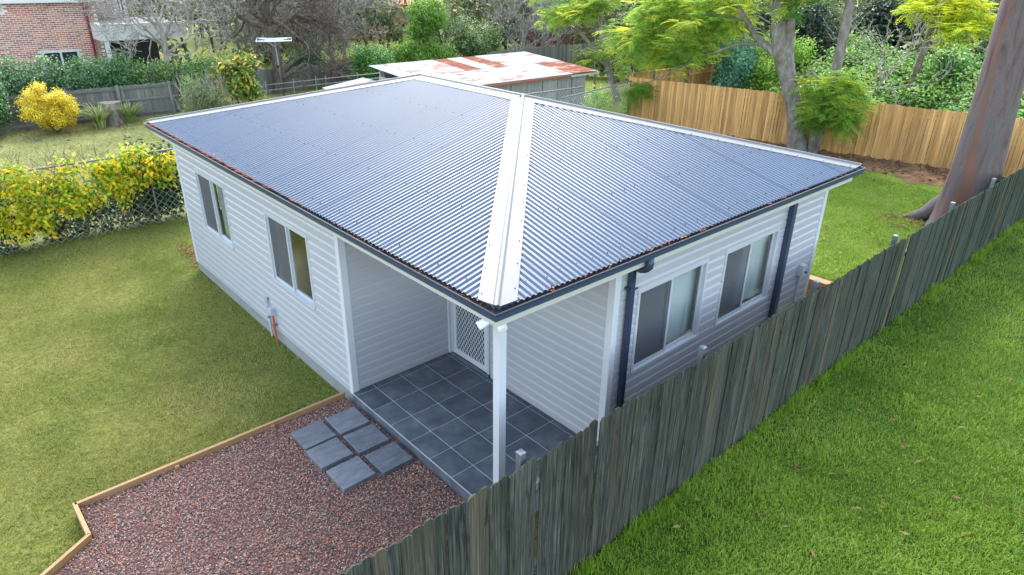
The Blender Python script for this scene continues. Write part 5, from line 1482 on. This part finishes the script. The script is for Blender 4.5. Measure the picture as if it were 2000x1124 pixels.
# shrubs behind the tan fence
bush('teal_shrub', (22.0, 10.8, 0.2), lumps((22.0, 10.75, 2.0), (1.0, 0.85, 0.95), 24, 0.35, 0.55), 1700, 0.15, 0.042, MAT['f_teal'], 'blue green bushy shrub behind the tan fence', m=6, spread=0.10, shell=0.5, topbias=0.4)
bush('lime_shrub', (22.0, 9.4, 0.2), lumps((22.0, 9.35, 1.75), (0.8, 0.75, 0.85), 20, 0.3, 0.5), 1200, 0.12, 0.055, MAT['f_lime'], 'lime green shrub right of the teal shrub', m=6, spread=0.10, shell=0.45, topbias=0.4)
bush('pale_top_shrub', (23.3, 8.9, 0.2), lumps((23.2, 9.3, 2.6), (0.9, 1.2, 0.7), 18, 0.35, 0.5), 900, 0.13, 0.05, MAT['f_lime'], 'pale leafed shrub above the lime shrub, behind the jacaranda trunk', m=5, spread=0.12, shell=0.45, topbias=0.3)
bt = bare_tree('bare_grey_shrub', (22.0, 5.4, 0.2), 'bare grey branching shrub behind the tan fence, left of the gum', MAT['bark_pale'], [(22, 5.4, 0), (22, 5.3, 1.2), (22, 5.15, 2.1)], 4, 0.95, 0.05, 0.6, 0.15, (2, 2), [((22, 5.3, 1.6), (0, 0.9, 0.6)), ((22, 5.2, 1.9), (0, -0.8, 0.8))], rmin=0.009, shrink=0.78)
ub = []
for i in range(120):
    y_ = RNG.uniform(-3.5, 8.6); x_ = RNG.uniform(20.6, 27.5); f_ = (x_ - 20.6) / 7
    r_ = RNG.uniform(0.4, 0.75); ub.append((x_, y_, 1.15 + 1.5 * f_ + RNG.uniform(-0.25, 0.35), r_, r_, r_ * 0.65))
un = leaf_cloud(MB(), ub, 6500, 0.16, 0.085, 5, 0.14, 0.45, 0.7, 0.1, None, 0.1, 0.9, 0.2, 0.3)
tag(un.build('undergrowth', MAT['f_under'], None, False, True, 'stuff'), 'tangled leafy green undergrowth behind the tan fence', 'undergrowth')
bush('dark_glossy_shrub', (24.5, 3.9, 0.2), lumps((24.4, 3.9, 2.4), (0.5, 0.5, 0.8), 9, 0.25, 0.4), 420, 0.18, 0.08, MAT['f_mandarin'], 'dark glossy shrub standing out of the undergrowth near the gum', m=5, spread=0.12, shell=0.4, droop=0.5)
# dark trees behind
dk_specs = ((27.5, 11.6, 3.0, 1.5, 'dark glossy leaved tree behind the large jacaranda trunk'), (30.5, 15.2, 2.9, 1.6, 'dark tree behind the teal shrub'), (31.0, 3.6, 2.4, 1.5, 'dark tree behind the yellowing tree'), (31.0, 8.6, 3.0, 1.4, 'dark tree above the undergrowth'))
for (x_, y_, z_, R_, lab) in dk_specs:
    t = bush('dark_tree', (x_, y_, 0.2), lumps((x_, y_, z_), (R_, R_, 1.9), 30, 0.5, 0.85), 1700, 0.2, 0.09, MAT['f_dark'], lab, 'tree', 'dark trees behind the fence', m=6, spread=0.18, shell=0.5, topbias=0.45, vlo=0.0, vhi=0.6)
# woodland far behind: reads as one mass
wb = []
for i in range(150):
    a = math.radians(RNG.uniform(8, 88)); rr = RNG.uniform(44, 75)
    if 42 < math.degrees(a) < 47.5: rr = RNG.uniform(70, 80)
    x_, y_ = -3.8 + rr * math.cos(a), -4.4 + rr * math.sin(a); r_ = RNG.uniform(1.4, 2.6); wb.append((x_, y_, RNG.uniform(0.6, 5.6), r_, r_, r_ * 0.8))
for i in range(60):
    a = math.radians(RNG.uniform(10, 40)); rr = RNG.uniform(34, 44)
    x_, y_ = -3.8 + rr * math.cos(a), -4.4 + rr * math.sin(a); r_ = RNG.uniform(0.9, 1.6); wb.append((x_, y_, RNG.uniform(0.6, 4.6), r_, r_, r_ * 0.8))
wd = leaf_cloud(MB(), wb, 13000, 0.42, 0.22, 6, 0.35, 0.5, 0.6, 0.2, None, 0.0, 0.8, 0.2, 0.3)
tag(wd.build('woodland', MAT['f_wood'], None, False, True, 'stuff'), 'dull green woodland filling the far background', 'woodland')
wt = MB()
for i in range(90):
    a = math.radians(RNG.uniform(10, 85)); rr = RNG.uniform(46, 66); x_, y_ = -3.8 + rr * math.cos(a), -4.4 + rr * math.sin(a)
    grow(wt, (x_, y_, 0), unit(np.array([RNG.uniform(-.2, .2), RNG.uniform(-.2, .2), 1])), 2.2, 0.11, 3, 0.45, 0.35, (2, 3), 0.75, 0.25, 5, 0.02)
tag(wt.build('woodland_trunks', MAT['bark_dark'], None, True, False, 'stuff'), 'grey trunks and branches among the far woodland', 'woodland')

# big gum trunk at the right
gm = thing('gum_tree', (14.1, -0.2, 0.2), 'massive smooth pink grey gum trunk with a dark stain at the right edge', 'tree')
zs_ = np.array([-0.2, 0.05, 0.25, 0.5, 0.9, 1.5, 2.3, 3.3, 4.5, 6.0, 8.5])
rs_ = np.array([0.95, 0.80, 0.70, 0.62, 0.555, 0.50, 0.455, 0.41, 0.37, 0.34, 0.30])
cy_ = np.array([-0.22, -0.22, -0.22, -0.23, -0.24, -0.24, -0.22, -0.2, -0.15, -0.1, 0.05])
ns_ = 40; an = np.arange(ns_) * 2 * math.pi / ns_
v, va_ = [], []
for z, r, c in zip(zs_, rs_, cy_):
    lob = 1 + (0.05 * np.sin(an * 3 + 0.6) + 0.04 * np.sin(an * 5 + z)) + max(0, 0.55 - z) * 0.35 * np.sin(an * 5 + 0.9)
    v.append(np.column_stack([14.1 + r * lob * np.cos(an), c + r * lob * np.sin(an), np.full(ns_, z)]))
    stc = math.radians(166 + 16 * max(0, 1 - z / 3)) + 0.10 * math.sin(z * 0.9)
    dd = np.abs((an - stc + math.pi) % (2 * math.pi) - math.pi)
    va_.append(np.clip(1.05 - dd / (0.30 + 0.30 * max(0, 2.2 - z)), 0, 1))
v = np.vstack(v); v[:, 1] = np.maximum(v[:, 1], -0.79); i = np.arange(len(zs_) - 1)[:, None] * ns_; j = np.arange(ns_)[None]; k2 = (j + 1) % ns_
MB().add(v, np.stack([i + j, i + k2, i + ns_ + k2, i + ns_ + j], -1).reshape(-1, 4), np.concatenate(va_)).build('trunk', MAT['gum'], gm, True, True)
rt_ = MB()
rt_.tube([(14.1, 0.0, 1.0), (14.0, 0.25, 0.62), (13.92, 0.45, 0.36), (13.84, 0.72, 0.2), (13.78, 1.0, 0.1)], [0.14, 0.2, 0.17, 0.11, 0.03], 14, False)
rt_.build('root_flare', MAT['gum'], gm, True)

# vine on the chain link fence
vn = thing('autumn_vine', (-2.5, 13, -0.2), 'vine with yellow and green leaves climbing over the chain link fence', 'vine')
vb = []
for i in range(210):
    x_ = RNG.uniform(-5.6, 0.75); top = 1.62 - 0.2 * vnoise(np.array([[x_, 0]]), 1.9)[0]; z_ = RNG.uniform(0.25 if x_ < -2 else 0.62, top)
    if x_ > -0.3 and z_ < 0.9: continue
    r_ = RNG.uniform(0.14, 0.26); vb.append((x_, 12.93 + RNG.uniform(-0.22, 0.12), z_, r_, r_ * 0.8, r_))
vf = leaf_cloud(MB(), vb, 1900, 0.125, 0.07, 5, 0.09, 0.2, 0.5, 0.5, None, 0.05, 0.95, 0.22, 0.0)
vf.build('leaves', MAT['f_vine'], vn, False, True)
vs = MB()
for i in range(34): grow(vs, (RNG.uniform(-5.6, 0.4), 12.94, 0.0), unit(np.array([RNG.uniform(-.5, .5), 0, 1])), 0.9, 0.012, 2, 0.45, 0.25)
vs.build('stems', MAT['bark_dark'], vn, True, kind='stuff')
iv = thing('dark_ivy', (-0.5, 13.1, -0.2), 'dark green ivy behind the chain link fence next to the cottage corner', 'ivy')
ib = [(RNG.uniform(-5.5, 0.6), 13.25 + RNG.uniform(0, 0.2), RNG.uniform(0.2, 0.95), 0.3, 0.16, 0.25) for _ in range(50)] + [(RNG.uniform(0.0, 1.4), 13.2 + RNG.uniform(0, 0.2), RNG.uniform(0.0, 1.55), 0.28, 0.15, 0.28) for _ in range(40)] + [(RNG.uniform(-5.5, 0.6), 13.22 + RNG.uniform(0, 0.2), RNG.uniform(-0.1, 0.55), 0.3, 0.16, 0.25) for _ in range(60)]
leaf_cloud(MB(), ib, 2400, 0.10, 0.075, 5, 0.08, 0.3, 0.5, 0.2, None, 0.05, 0.85, 0.2, 0.2).build('leaves', MAT['f_ivy'], iv, False, True)
cr = bush('fence_creeper', (14.6, 12.2, 0.1), [(14.9, 12.0, 1.55, 0.45, 0.2, 0.25), (15.3, 12.0, 1.2, 0.35, 0.2, 0.35), (16.7, 12.25, 1.35, 0.2, 0.15, 0.3), (16.85, 12.3, 0.6, 0.25, 0.2, 0.4), (14.6, 12.0, 1.2, 0.3, 0.15, 0.3)], 190, 0.12, 0.05, MAT['f_lime'], 'thin creeper on the chain link fence by the shed', 'creeper', m=4, spread=0.1, shell=0.2)

# ------------------------------------------------------------------ fallen leaves
lt_ = MB()
def litter(x, y, z, n, L, w, slope=(0, 0), cl=0.02):
    m_ = len(x)
    p_ = np.column_stack([x, y, z]); a = RNG.uniform(0, 6.28, m_)
    ax = np.column_stack([np.cos(a), np.sin(a), RNG.uniform(-0.1, 0.45, m_)])
    lt_.leaves(p_, ax, np.column_stack([RNG.normal(0, 0.4, m_), RNG.normal(0, 0.4, m_), np.ones(m_)]), L * RNG.uniform(0.6, 1.3, m_), w * RNG.uniform(0.7, 1.3, m_), RNG.uniform(0, 1, m_))
n = 1000
y = RNG.uniform(2.6, 9.9, n) if True else None
den = vnoise(np.column_stack([y, y * 0]), 3.0, 4); y = y[RNG.uniform(0.1, 0.9, n) < den * np.clip((y - 1.5) / 4, 0.3, 1)]
off = np.abs(RNG.normal(0, 0.024, len(y))); x = -0.325 + off
litter(x, y, 2.80 + np.maximum(0, off - 0.0) * TP + 0.028, len(y), 0.07, 0.013)
n = 420
x = RNG.uniform(0.2, 7.0, n); den = vnoise(np.column_stack([x * 0, x]), 4.0, 2); x = x[RNG.uniform(0.35, 1.0, n) < den]
off = np.abs(RNG.normal(0, 0.035, len(x)))
litter(x, -0.325 + off, 2.80 + off * TP + 0.022, len(x), 0.065, 0.016)
n = 26
litter(RNG.uniform(0.0, 2.2, n), RNG.uniform(2.5, 8, n), np.zeros(n) + 2.832 + 0.02 + (RNG.uniform(0, 0, n)), n, 0.001, 0.001)
n = 90
y = RNG.uniform(-0.3, 2.6, n); litter(-0.335 + np.abs(RNG.normal(0, 0.03, n)), y, np.full(n, 2.806), n, 0.035, 0.009)
lt_.build('roof_leaf_litter', MAT['litter'], house, False, True, 'stuff')
fl = MB()
def ground_leaves(poly, n, L, w, dz=0.02):
    q = scatter(poly, n); m_ = len(q); a = RNG.uniform(0, 6.28, m_)
    fl.leaves(np.column_stack([q, gz(q[:, 0], q[:, 1]) + dz]), np.column_stack([np.cos(a), np.sin(a), RNG.uniform(-0.2, 0.3, m_)]), np.column_stack([RNG.normal(0, 0.3, m_), RNG.normal(0, 0.3, m_), np.ones(m_)]), L * RNG.uniform(0.5, 1.3, m_), w * RNG.uniform(0.6, 1.3, m_), RNG.uniform(0, 1, m_))
ground_leaves([(-5, 3.6), (-0.3, 3.6), (-0.2, 12.5), (-4, 12.5)], 2600, 0.05, 0.008, 0.03)
ground_leaves([(-0.02, 9.7), (0.3, 9.7), (0.3, 11.2), (0.05, 11.4)], 240, 0.08, 0.03, 0.04)
ground_leaves([(0.2, -1.1), (3, -4.5), (9, -3), (16, -1.2)], 60, 0.11, 0.035, 0.075)
ground_leaves([(-3, 14), (7, 14), (7, 26), (-3, 26)], 200, 0.16, 0.08, 0.05)
ground_leaves([(-2, 24.5), (2.5, 24.5), (5, 26.5), (-2, 26.8)], 260, 0.14, 0.07, 0.05)
ground_leaves([(9, 0), (9, 9), (16, 9), (16, 0)], 120, 0.12, 0.05, 0.06)
ground_leaves([(13, -0.6), (12.6, 0.8), (13.6, 1.4), (14, 0.9)], 120, 0.13, 0.05, 0.05)
tag(fl.build('fallen_leaves', MAT['dead_leaf'], None, False, True, 'stuff'), 'dry brown leaves lying scattered on the lawns', 'leaves')
